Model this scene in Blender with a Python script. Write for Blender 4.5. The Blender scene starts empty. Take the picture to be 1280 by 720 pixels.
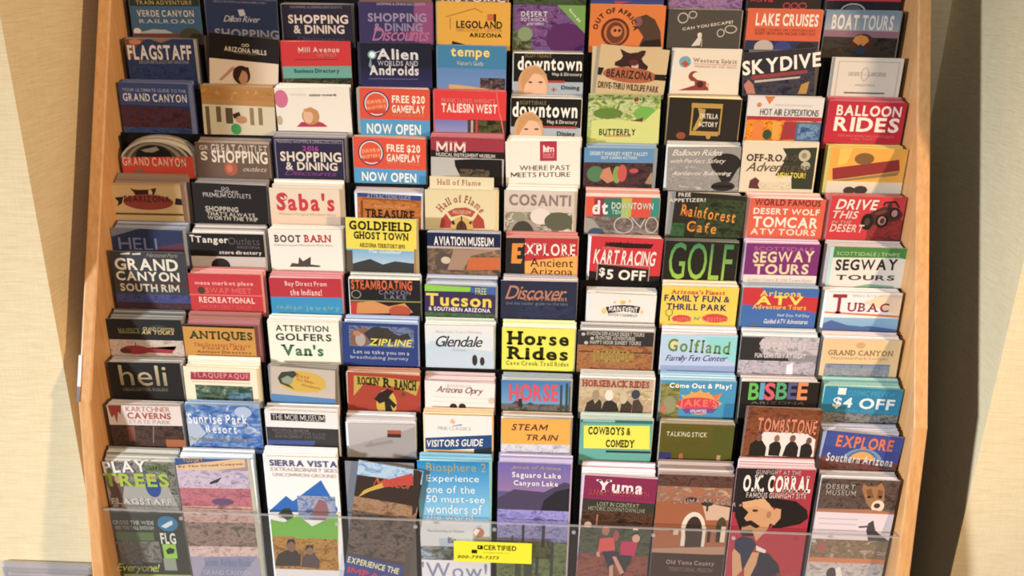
import bpy, math, random
from mathutils import Matrix, Vector

S = bpy.context.scene
COL = S.collection
random.seed(11)
DY, DZ, PC = 0.02439, 0.05812, 0.1075      # tier step forward, tier step down, column pitch (m)
Z0 = 1.40                                 # top of the first full row above the floor

# ---------------------------------------------------------------- camera, light, exposure
cam = bpy.data.cameras.new('camera')
camo = bpy.data.objects.new('camera', cam)
COL.objects.link(camo)
m = Matrix([[0.999201, -0.02803, 0.028504], [0.036599, 0.35452, -0.934332], [0.016084, 0.934628, 0.355262]]).to_4x4()
p = [0.04806, -1.26845, 0.06826]
m.translation = Vector((p[0], p[1], p[2] + Z0))
camo.matrix_world = m
cam.sensor_width = 36.0
cam.lens = 36.0 * 1110.0 / 1280.0
cam.clip_start = 0.02
cam.dof.use_dof = True               # hand-held, focused a little short: the whole rack is slightly soft
cam.dof.focus_distance = .95
cam.dof.aperture_fstop = 6.3
S.camera = camo

S.view_settings.view_transform = 'Standard'
S.view_settings.look = 'None'
S.view_settings.gamma = 1.0
S.view_settings.use_curve_mapping = False
S.view_settings.exposure = -1.16

w = bpy.data.worlds.new('room_air')
S.world = w
w.use_nodes = True
w.node_tree.nodes['Background'].inputs[0].default_value = (1.0, 0.80, 0.60, 1)
w.node_tree.nodes['Background'].inputs[1].default_value = 0.16


def area(name, loc, aim, sx, sy, power, col):
    l = bpy.data.lights.new(name, 'AREA')
    l.shape = 'RECTANGLE'
    l.size, l.size_y, l.energy, l.color = sx, sy, power, col
    ob = bpy.data.objects.new(name, l)
    COL.objects.link(ob)
    ob.location = loc
    ob.rotation_euler = (Vector(aim) - Vector(loc)).to_track_quat('-Z', 'Y').to_euler()
    return ob


def spot(name, loc, aim, cone, blend, power, col, rad):
    l = bpy.data.lights.new(name, 'SPOT')
    l.spot_size, l.spot_blend, l.energy, l.color, l.shadow_soft_size = math.radians(cone), blend, power, col, rad
    ob = bpy.data.objects.new(name, l)
    COL.objects.link(ob)
    ob.location = loc
    ob.rotation_euler = (Vector(aim) - Vector(loc)).to_track_quat('-Z', 'Y').to_euler()


spot('daylight_from_left', (-7.6, -5.2, 1.9), (.3, -.15, .1), 22, 1.0, 11200, (.92, .96, 1.0), .36)
spot('warm_lamp_right', (2.5, -2.2, 1.75), (-.3, -.2, 1.15), 48, 1.0, 840, (1.0, .68, .40), .10)
spot('added_warm_fill_right', (1.45, -.85, .85), (.75, -.15, .85), 110, .8, 9, (1.0, .55, .25), .06)  # added fill outside the frame, warms the right front wall
area('ceiling_panel', (0, -1.5, 2.55), (0, -.3, .4), 1.2, .5, 30, (1.0, .95, .9))

# ---------------------------------------------------------------- materials


def lin(h):
    r = [int(h[i:i + 2], 16) / 255 for i in (0, 2, 4)]
    return [c / 12.92 if c <= .04045 else ((c + .055) / 1.055) ** 2.4 for c in r] + [1.0]


MC = {}


def shade(h, k):
    return ''.join('%02x' % max(0, min(255, int(int(h[i:i + 2], 16) * k))) for i in (0, 2, 4))


def mix(h, g, k):
    return ''.join('%02x' % int(int(h[i:i + 2], 16) * (1 - k) + int(g[i:i + 2], 16) * k) for i in (0, 2, 4))


def base_mat(name, rough=.5, spec=.3):
    m = bpy.data.materials.new(name)
    m.use_nodes = True
    b = m.node_tree.nodes['Principled BSDF']
    b.inputs['Roughness'].default_value = rough
    b.inputs['Specular IOR Level'].default_value = spec
    return m, m.node_tree, b


def ink(h):
    if h not in MC:
        m, t, b = base_mat('ink_' + h, .5, .22)
        c = lin(h)
        g = .3 * c[0] + .6 * c[1] + .1 * c[2]
        b.inputs['Base Color'].default_value = [q * .9 + g * .1 for q in c[:3]] + [1]      # matt four-colour print
        MC[h] = m
    return MC[h]


def coords(t, scale=(1, 1, 1)):
    c = t.nodes.new('ShaderNodeTexCoord')
    mp = t.nodes.new('ShaderNodeMapping')
    mp.inputs['Scale'].default_value = scale
    t.links.new(c.outputs['Object'], mp.inputs['Vector'])
    return mp.outputs['Vector']


def ramp(t, fac, stops):
    r = t.nodes.new('ShaderNodeValToRGB')
    e = r.color_ramp.elements
    e[0].position, e[0].color = stops[0]
    e[1].position, e[1].color = stops[1]
    for q in stops[2:]:
        n = e.new(q[0])
        n.color = q[1]
    t.links.new(fac, r.inputs['Fac'])
    return r.outputs['Color']


def noise(t, vec, scale, detail=3, rough=.6):
    n = t.nodes.new('ShaderNodeTexNoise')
    n.inputs['Scale'].default_value = scale
    n.inputs['Detail'].default_value = detail
    n.inputs['Roughness'].default_value = rough
    t.links.new(vec, n.inputs['Vector'])
    return n.outputs['Fac']


def photo(key):
    """a printed photograph: soft blobs of its own colours"""
    if key not in MC:
        cs = key.split(',')
        m, t, b = base_mat('print_photo', .5, .22)
        n = t.nodes.new('ShaderNodeTexNoise')
        n.inputs['Scale'].default_value = 62
        n.inputs['Detail'].default_value = 6
        n.inputs['Roughness'].default_value = .68
        n.inputs['Distortion'].default_value = .7
        t.links.new(coords(t, (1, 1, 1.7)), n.inputs['Vector'])
        d, l = shade(cs[0], .7), shade(cs[2], 1.2)
        c = ramp(t, n.outputs['Fac'], [(.3, lin(d)), (.43, lin(cs[0])), (.52, lin(cs[1])), (.6, lin(cs[2])), (.7, lin(l))])
        t.links.new(c, b.inputs['Base Color'])
        MC[key] = m
    return MC[key]


def fade(key, z0, z1):
    k = (key, round(z0, 4), round(z1, 4))
    if k not in MC:
        c0, c1 = key.split(',')
        m, t, b = base_mat('print_blend', .5, .22)
        sp = t.nodes.new('ShaderNodeSeparateXYZ')
        t.links.new(coords(t), sp.inputs[0])
        mr = t.nodes.new('ShaderNodeMapRange')
        mr.inputs['From Min'].default_value = z0
        mr.inputs['From Max'].default_value = z1
        t.links.new(sp.outputs['Z'], mr.inputs['Value'])
        c = ramp(t, mr.outputs[0], [(0, lin(c0)), (1, lin(c1))])
        t.links.new(c, b.inputs['Base Color'])
        MC[k] = m
    return MC[k]


def wood():
    m, t, b = base_mat('maple_veneer', .38, .4)
    f = noise(t, coords(t, (30, 30, 2.2)), 6, 5, .6)
    c = ramp(t, f, [(.3, lin('c4905c')), (.7, lin('d8a872'))])
    t.links.new(c, b.inputs['Base Color'])
    return m


def wallpaper():
    m, t, b = base_mat('woven_wallpaper', .8, .15)
    v1 = noise(t, coords(t, (26, 26, 620)), 1, 3, .6)
    v2 = noise(t, coords(t, (520, 520, 30)), 1, 2, .5)
    mx = t.nodes.new('ShaderNodeMath')
    mx.operation = 'MULTIPLY_ADD'
    mx.inputs[1].default_value = .35
    t.links.new(v2, mx.inputs[0])
    t.links.new(v1, mx.inputs[2])
    hf = t.nodes.new('ShaderNodeMath')
    hf.operation = 'MULTIPLY'
    hf.inputs[1].default_value = .74
    t.links.new(mx.outputs[0], hf.inputs[0])
    c = ramp(t, hf.outputs[0], [(.3, lin('d3c49f')), (.65, lin('e6dab8'))])
    t.links.new(c, b.inputs['Base Color'])
    bp = t.nodes.new('ShaderNodeBump')
    bp.inputs['Strength'].default_value = .35
    bp.inputs['Distance'].default_value = .0015
    t.links.new(hf.outputs[0], bp.inputs['Height'])
    t.links.new(bp.outputs[0], b.inputs['Normal'])
    return m


def plain(name, h, rough=.5, spec=.3, metal=0, n=0.0):
    m, t, b = base_mat(name, rough, spec)
    b.inputs['Metallic'].default_value = metal
    c0 = lin(h)
    f = noise(t, coords(t), 60, 3)
    lo = [q * (1 - n) for q in c0[:3]] + [1]
    hi = [min(1, q * (1 + n)) for q in c0[:3]] + [1]
    c = ramp(t, f, [(.3, lo), (.7, hi)])
    t.links.new(c, b.inputs['Base Color'])
    return m


def acrylic(name, tint, body):
    m = bpy.data.materials.new(name)
    m.use_nodes = True
    t = m.node_tree
    t.nodes.clear()
    out = t.nodes.new('ShaderNodeOutputMaterial')
    tr = t.nodes.new('ShaderNodeBsdfTransparent')
    tr.inputs[0].default_value = (tint, tint, tint, 1)
    gl = t.nodes.new('ShaderNodeBsdfGlossy')
    gl.inputs['Roughness'].default_value = .08
    df = t.nodes.new('ShaderNodeBsdfDiffuse')
    df.inputs[0].default_value = (.8, .8, .8, 1)
    a = t.nodes.new('ShaderNodeMixShader')
    a.inputs[0].default_value = .02
    t.links.new(tr.outputs[0], a.inputs[1])
    t.links.new(gl.outputs[0], a.inputs[2])
    b = t.nodes.new('ShaderNodeMixShader')
    b.inputs[0].default_value = body
    t.links.new(a.outputs[0], b.inputs[1])
    t.links.new(df.outputs[0], b.inputs[2])
    t.links.new(b.outputs[0], out.inputs[0])
    return m


WOOD, PAPER = wood(), wallpaper()
BLACK = plain('black_plastic', '121112', .45, .3, 0, .15)
STEEL = plain('grey_metal', 'b4b0b4', .35, .5, .35, .06)
CLEAR = acrylic('clear_acrylic', .98, .025)
DARK = plain('dark_shade_sheet', '3a2414', .6, .2, 0, .15)  # for the sheet added to darken the right recess
CLEAR_EDGE = acrylic('acrylic_edge', .72, .33)
CEIL = plain('ceiling_paint', 'e8e2d6', .9, .1)
FLOOR = plain('floor_carpet', '6a5644', .95, .05, 0, .3)
YELLOW = plain('yellow_vinyl', 'e6e03c', .4, .3)

# ---------------------------------------------------------------- mesh collector


class MB:
    def __init__(self):
        self.v, self.f, self.mi, self.mats = [], [], [], []

    def slot(self, m):
        if m not in self.mats:
            self.mats.append(m)
        return self.mats.index(m)

    def face(self, pts, m):
        n = len(self.v)
        self.v += [tuple(q) for q in pts]
        self.f.append(tuple(range(n, n + len(pts))))
        self.mi.append(self.slot(m))

    def box(self, x0, y0, z0, x1, y1, z1, m):
        n = len(self.v)
        self.v += [(x, y, z) for z in (z0, z1) for x, y in ((x0, y0), (x1, y0), (x1, y1), (x0, y1))]
        for q in ((0, 3, 2, 1), (4, 5, 6, 7), (0, 1, 5, 4), (1, 2, 6, 5), (2, 3, 7, 6), (3, 0, 4, 7)):
            self.f.append(tuple(n + i for i in q))
            self.mi.append(self.slot(m))

    def prism(self, outline, a0, a1, axis, m):
        """extrude an outline; axis 0: outline is (y,z) along x; axis 1: outline is (x,z) along y"""
        n, k = len(self.v), len(outline)
        for a in (a0, a1):
            for p, q in outline:
                self.v.append((a, p, q) if axis == 0 else (p, a, q))
        fs = [tuple(range(n, n + k)), tuple(range(n + 2 * k - 1, n + k - 1, -1))]
        fs += [(n + i, n + k + i, n + k + (i + 1) % k, n + (i + 1) % k) for i in range(k)]
        for q in fs:
            self.f.append(q)
            self.mi.append(self.slot(m))

    def build(self, name, parent=None, fix=False):
        me = bpy.data.meshes.new(name)
        me.from_pydata(self.v, [], self.f)
        for m in self.mats:
            me.materials.append(m)
        me.polygons.foreach_set('material_index', self.mi)
        me.update()
        if fix:
            import bmesh
            b = bmesh.new()
            b.from_mesh(me)
            bmesh.ops.recalc_face_normals(b, faces=b.faces)
            b.to_mesh(me)
            b.free()
        o = bpy.data.objects.new(name, me)
        COL.objects.link(o)
        if parent is not None:
            o.parent = parent
        return o


def tag(o, label=None, cat=None, group=None, kind=None):
    for k, v in (('label', label), ('category', cat), ('group', group), ('kind', kind)):
        if v:
            o[k] = v
    return o


def bevel(o, wd, n=2):
    b = o.modifiers.new('bevel', 'BEVEL')
    b.width, b.segments, b.limit_method = wd, n, 'ANGLE'
    return o


# ---------------------------------------------------------------- the setting
YW, XL, XR, YB = -0.20, -0.593, 0.6525, 0.14
HT = 2.62


def wallbox(name, x0, y0, z0, x1, y1, z1, m, label):
    b = MB()
    b.box(x0, y0, z0, x1, y1, z1, m)
    return tag(b.build(name), label, 'wall', None, 'structure')


wallbox('wall_left', -2.6, YW, 0, XL, YB + .1, HT, PAPER, 'cream woven wallpaper wall left of the brochure rack')
wallbox('wall_right', XR, YW, 0, 2.6, YB + .1, HT, PAPER, 'tan woven wallpaper wall right of the brochure rack')
wallbox('wall_back', XL, YB, 0, XR, YB + .1, HT, PAPER, 'shadowed recess wall behind the brochure rack')
f = wallbox('floor', -2.6, -3.4, -.08, 2.6, YB + .1, 0, FLOOR, 'brown carpet floor under the rack')
f['category'] = 'floor'
c = wallbox('ceiling', -2.6, -3.4, HT, 2.6, YB + .1, HT + .08, CEIL, 'white ceiling above the rack')
c['category'] = 'ceiling'

# metal plate low on the left wall
pl = MB()
px0, px1, pz0, pz1 = -.737, -.597, Z0 - .92, Z0 - .792
pl.box(px0, YW - .012, pz0, px1, YW, pz1, STEEL)
plate = bevel(pl.build('wall_plate'), .006, 3)
tag(plate, 'grey metal plate low on the cream wall left of the rack', 'wall plate')
pr = MB()
pr.box(px0 + .012, YW - .016, pz0 + .012, px1 - .006, YW - .011, pz1 - .014, STEEL)
bevel(pr.build('raised_panel', plate), .003, 3)

# ---------------------------------------------------------------- the rack
rack = bpy.data.objects.new('brochure_rack', None)
COL.objects.link(rack)
rack.location = (0, 0, 0)
tag(rack, 'stepped brochure rack with maple sides and black plastic tiers', 'rack')
FX = .5595
prof = [(.13, 0), (-.300, 0), (-.293, Z0 - .86), (-.2705, Z0 - .705), (-.2375, Z0 - .502), (-.020, Z0 + .004), (.0645, Z0 + .2), (.13, Z0 + .2)]
for s in (-1, 1):
    b = MB()
    x0, x1 = sorted((s * (FX - .018), s * FX))
    b.prism(prof, x0, x1, 0, WOOD)
    sp = bevel(b.build('side_panel', rack, True), .0025, 3)
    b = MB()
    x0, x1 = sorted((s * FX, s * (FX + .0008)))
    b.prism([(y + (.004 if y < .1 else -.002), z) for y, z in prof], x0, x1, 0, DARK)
    if s > 0:
        tag(b.build('bounce_shade_sheet', sp, True), 'dark brown sheet added outside to shade the recess')  # added sheet, soaks up bounce light between rack and recess wall
    if s < 0:
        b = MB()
        WHITE = plain('worn_laminate_glint', 'f0eef0', .25, .5)  # highlight painted in white along the worn edge
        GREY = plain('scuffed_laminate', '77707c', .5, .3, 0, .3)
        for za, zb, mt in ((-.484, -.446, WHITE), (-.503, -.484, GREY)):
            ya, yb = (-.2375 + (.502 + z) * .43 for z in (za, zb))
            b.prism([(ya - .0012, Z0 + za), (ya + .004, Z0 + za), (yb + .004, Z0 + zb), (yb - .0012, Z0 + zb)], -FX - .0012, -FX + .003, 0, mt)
        tag(b.build('worn_edge_glint', sp, True), 'painted white glint on the chipped edge with a grey scuff')
b = MB()
b.box(-FX + .018, .112, 0, FX - .018, .127, Z0 + .2, BLACK)
b.build('back_panel', rack)
b = MB()
b.box(-FX + .018, .068, Z0 + .182, FX - .018, .112, Z0 + .2, WOOD)
b.build('top_board', rack)
b = MB()
b.box(-FX + .018, -.286, 0, FX - .018, -.268, Z0 - .836, WOOD)
b.build('base_panel', rack)


def floor_z(r):
    return Z0 - DZ * r - .2346


for r in range(-2, 12):
    b = MB()
    y0 = -DY * r
    zt = Z0 - DZ * r - .004
    zf = floor_z(r)
    if r < 11:
        b.box(-FX + .018, y0 + .0233, zf, FX - .018, y0 + .0243, zt, BLACK)
        b.box(-FX + .018, y0 - .0002, zf, FX - .018, y0 + .0233, zf + .0024, BLACK)
        b.build('tier_shelf', rack)
for i in range(11):
    x = (i - 5) * PC
    b = MB()
    for r in range(-2, 11):
        y0 = -DY * r
        b.box(x - .0009, y0 + .0135, floor_z(r) + .0024, x + .0009, y0 + .0233, Z0 - DZ * r - .007, BLACK)
    b.build('divider', rack)
# clear front lip of the lowest tier
LY = -DY * 10 - .012
b = MB()
b.box(-FX + .0185, LY - .003, Z0 - .836, FX - .0185, LY, Z0 - .658, CLEAR)
lip = b.build('acrylic_lip', rack)
b = MB()
b.box(-FX + .0185, LY - .003, Z0 - .658, FX - .0185, LY, Z0 - .6565, CLEAR_EDGE)
b.build('lip_edge', lip)
for i in range(1, 10):
    b = MB()
    x = (i - 5) * PC - .001
    n = 10
    b.prism([(x + .0028 * math.cos(q * 2 * math.pi / n), Z0 - .6665 + .0028 * math.sin(q * 2 * math.pi / n)) for q in range(n)], LY - .0045, LY - .003, 1, CLEAR_EDGE)
    b.build('rivet', lip)
STK = MB()          # filled in once the lettering is ready

# ---------------------------------------------------------------- lettering
SERIF = {'A': 'b01', 'B': 'l', 'C': '', 'D': 'l', 'E': 'l', 'F': 'b0t0', 'G': '', 'H': 'b01t01', 'I': 'bctc', 'J': 'tc', 'K': 'b01t01',
         'L': 'b0t0', 'M': 'b01t01', 'N': 'b0t01', 'P': 'b0t0', 'R': 'b01t0', 'T': 'bc', 'U': 't01', 'V': 't01', 'W': 't01', 'X': 'b01t01',
         'Y': 'bct01', 'd': 'b1', 'h': 'b01', 'i': 'bc', 'l': 'bctc', 'm': 'b01', 'n': 'b01', 'r': 'b0', 'k': 'b01', 'f': 'bc'}
GL = {}


def prepare(need):
    obs = []
    for ch, wt in sorted(need):
        cu = bpy.data.curves.new('glyph', 'FONT')
        cu.body = ch
        cu.resolution_u = 3
        cu.offset = wt * TIGHT.get(ch, 1)
        ob = bpy.data.objects.new('glyph', cu)
        COL.objects.link(ob)
        obs.append((ch, wt, ob, cu))
    bpy.context.view_layer.update()
    dg = bpy.context.evaluated_depsgraph_get()
    for ch, wt, ob, cu in obs:
        me = ob.evaluated_get(dg).to_mesh()
        vs = [(v.co.x, v.co.y) for v in me.vertices]
        fs = [tuple(q.vertices) for q in me.polygons]
        if vs:
            x0 = min(v[0] for v in vs)
            vs = [(x - x0, y) for x, y in vs]
            GL[ch, wt] = (vs, fs, max(v[0] for v in vs))
        else:
            GL[ch, wt] = ([], [], .22)
    for ch, wt in need:
        if ch == 'M':                       # drawn by hand: heavy M with an open notch
            k = .07 + wt * 1.6
            vs = [(0, 0), (0, .7), (k * 1.15, .7), (.38, .3), (.76 - k * 1.15, .7), (.76, .7), (.76, 0), (.76 - k, 0), (.76 - k, .45), (.38 + k * .35, .1),
                  (.38 - k * .35, .1), (k, .45), (k, 0)]
            GL[ch, wt] = (vs, [tuple(reversed(range(len(vs))))], .76)
    for ch, wt, ob, cu in obs:
        bpy.data.objects.remove(ob)
        bpy.data.curves.remove(cu)


WT = {'n': .0, 'b': .03, 's': .02, 'S': .04, 'i': .02, 'h': .006}
TIGHT = {'M': .4, 'W': .4, 'N': .7, 'B': .7, '8': .6, '&': .6, 'R': .8, 'e': .8, 'a': .8, 's': .8, 'm': .6, 'w': .6}


def layout(text, st):
    """glyphs of a line in em units -> list of (verts, faces) and bounds"""
    wt = WT[st]
    gs, x = [], 0
    for ch in text:
        if ch == ' ':
            x += .26
            continue
        vs, fs, wd = GL[ch, wt]
        vs = [(a + x, b) for a, b in vs]
        gs.append((vs, fs, x + wd / 2))
        if st in 'sS' and ch in SERIF:
            rule, top = SERIF[ch], max(v[1] for v in GL[ch, wt][0])
            if rule == 'l':
                rule = 'b0t0'
            lvl = None
            for q in rule:
                if q in 'bt':
                    lvl = q
                    continue
                cx = {'0': .07, '1': wd - .07, 'c': wd / 2}[q] + x
                hw = (.1 if ch in 'MNIWilm' else .125) * (1.15 if st == 'S' else 1)
                tk = .07 if st == 's' else .095
                ya, yb = (-.02, tk) if lvl == 'b' else (top - tk, top + .02)
                gs.append(([(cx - hw, ya), (cx + hw, ya), (cx + hw, yb), (cx - hw, yb)], [(0, 1, 2, 3)], x + wd / 2))
        x += wd + {'n': .1, 'b': .1, 's': .17, 'S': .12, 'i': .1, 'h': .03}[st]
    if st in 'ih':
        k = .22 if st == 'i' else .38
        gs = [([(a + b * k, b) for a, b in vs], fs, c) for vs, fs, c in gs]
    return gs


class Cover:
    """print on a front panel: u to the right, v down, both in mm from the panel's top left corner"""

    def __init__(self, mb, W, H, yf):
        self.mb, self.W, self.H, self.y, self.k = mb, W, H, yf, 0

    def pt(self, u, v):
        return (u / 1e3 - self.W / 2e3, self.y - .00004 * self.k, (self.H - v) / 1e3)

    def clip(self, pts):
        for ax, lim, sg in ((0, 0, 1), (0, self.W, -1), (1, 0, 1), (1, self.H, -1)):
            out = []
            for i, p in enumerate(pts):
                q = pts[i - 1]
                a, b = (p[ax] - lim) * sg, (q[ax] - lim) * sg
                if (a >= 0) != (b >= 0):
                    t = b / (b - a)
                    out.append((q[0] + (p[0] - q[0]) * t, q[1] + (p[1] - q[1]) * t))
                if a >= 0:
                    out.append(p)
            pts = out
            if not pts:
                return pts
        r = []
        for p in pts:
            if not r or abs(p[0] - r[-1][0]) + abs(p[1] - r[-1][1]) > .01:
                r.append(p)
        return r

    def poly(self, pts, m):
        pts = self.clip(pts)
        if len(pts) > 2:
            self.k += 1
            a = sum(pts[i - 1][0] * pts[i][1] - pts[i][0] * pts[i - 1][1] for i in range(len(pts)))
            if a > 0:
                pts = pts[::-1]
            self.mb.face([self.pt(*p) for p in pts], m)

    def ell(self, u0, v0, u1, v1, m):
        self.poly([((u0 + u1) / 2 + (u1 - u0) / 2 * math.cos(q * math.pi / 14), (v0 + v1) / 2 + (v1 - v0) / 2 * math.sin(q * math.pi / 14)) for q in range(28)], m)

    def ring(self, u0, v0, u1, v1, t, m):
        self.k += 1
        cu, cv, n = (u0 + u1) / 2, (v0 + v1) / 2, 24
        P = lambda q, d: self.pt(cu + ((u1 - u0) / 2 - d) * math.cos(q * 2 * math.pi / n), cv + ((v1 - v0) / 2 - d) * math.sin(q * 2 * math.pi / n))
        for q in range(n):
            if v0 > 0 or P(q, 0)[2] < self.H / 1e3:
                self.mb.face([P(q, 0), P(q, t), P(q + 1, t), P(q + 1, 0)], m)

    def frame(self, u0, v0, u1, v1, t, m):
        for a in ((u0, v0, u1, v0 + t), (u0, v1 - t, u1, v1), (u0, v0, u0 + t, v1), (u1 - t, v0, u1, v1)):
            self.rect(*a, m)

    def rect(self, u0, v0, u1, v1, m):
        self.poly([(u0, v0), (u1, v0), (u1, v1), (u0, v1)], m)

    def put(self, gs, fn, m):
        self.k += 1
        s = self.mb.slot(m)
        for vs, fs, c in gs:
            n = len(self.mb.v)
            self.mb.v += [self.pt(*fn(a, b, c)) for a, b in vs]
            for q in fs:
                self.mb.f.append(tuple(n + i for i in q))
                self.mb.mi.append(s)

    def text(self, st, u0, v0, u1, v1, m, body):
        rot = 0.0
        if '@' in st:
            st, r = st.split('@')
            rot = math.radians(float(r))
        gs = layout(body, st)
        xs = [a for vs, f_, c in gs for a, b in vs]
        ys = [b for vs, f_, c in gs for a, b in vs]
        X0, X1, Y0, Y1 = min(xs), max(xs), min(ys), max(ys)
        bw, bh = u1 - u0, v1 - v0
        if rot:
            sn = abs(math.sin(rot))
            if sn < .3:
                bh = max(.45 * bh, bh - bw * sn)
            else:
                bw = math.hypot(bw, bh)
                bh = bw * .17
        cu, cv = (u0 + u1) / 2, (v0 + v1) / 2
        ca, sa = math.cos(rot), math.sin(rot)

        def fn(a, b, c):
            x = ((a - X0) / (X1 - X0) - .5) * bw
            y = ((b - Y0) / (Y1 - Y0) - .5) * bh
            return cu + x * ca - y * sa, cv - (x * sa + y * ca)
        self.put(gs, fn, m)

    def arc(self, st, cu, cv, ru, rv, a0, a1, h, m, body):
        gs = layout(body, st)
        xs = [a for vs, f_, c in gs for a, b in vs]
        X0, X1 = min(xs), max(xs)
        k = h / .72

        def fn(a, b, c):
            an = math.radians(a0 + (a1 - a0) * (c - X0) / (X1 - X0))
            sx = (math.radians(a1 - a0) * ru) / (X1 - X0)
            x, y = (a - c) * sx, b * k
            return (cu + ru * math.sin(an) + x * math.cos(an) + y * math.sin(an),
                    cv - rv * math.cos(an) + x * math.sin(an) - y * math.cos(an))
        self.put(gs, fn, m)

    def draw(self, line):
        head, _, body = line.partition('|')
        a = head.split()
        k, col = a[0], a[1]
        n = lambda i: [float(q) for q in a[i:]]
        if k == 'R':
            self.rect(*n(2), ink(col))
        elif k == 'E':
            self.ell(*n(2), ink(col))
        elif k == 'P':
            q = n(2)
            self.poly(list(zip(q[::2], q[1::2])), ink(col))
        elif k == 'N':
            self.rect(*n(2), photo(col))
        elif k == 'G':
            u0, v0, u1, v1 = n(2)
            c0, c1 = col.split(',')
            self.rect(u0, v0, u1, v1, fade(c1 + ',' + c0, (self.H - min(v1, 75 if self.H < 200 or v1 > 75 else v1)) / 1e3, (self.H - v0) / 1e3))
        elif k == 'O':
            self.ring(*n(2), ink(col))
        elif k == 'Q':
            self.frame(*n(2), ink(col))
        elif k == 'T':
            u0, v0, u1, v1 = n(3)
            self.text(a[2], u0, v0, u1, v1, ink(col), body)
        elif k == 'V':
            u0, v0, u1, v1 = n(3)
            c0, c1 = col.split(',')
            self.text(a[2], u0, v0, u1, v1, fade(c1 + ',' + c0, (self.H - v1) / 1e3, (self.H - v0) / 1e3), body)
        elif k == 'A':
            self.arc(a[2], *n(3), ink(col), body)


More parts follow.
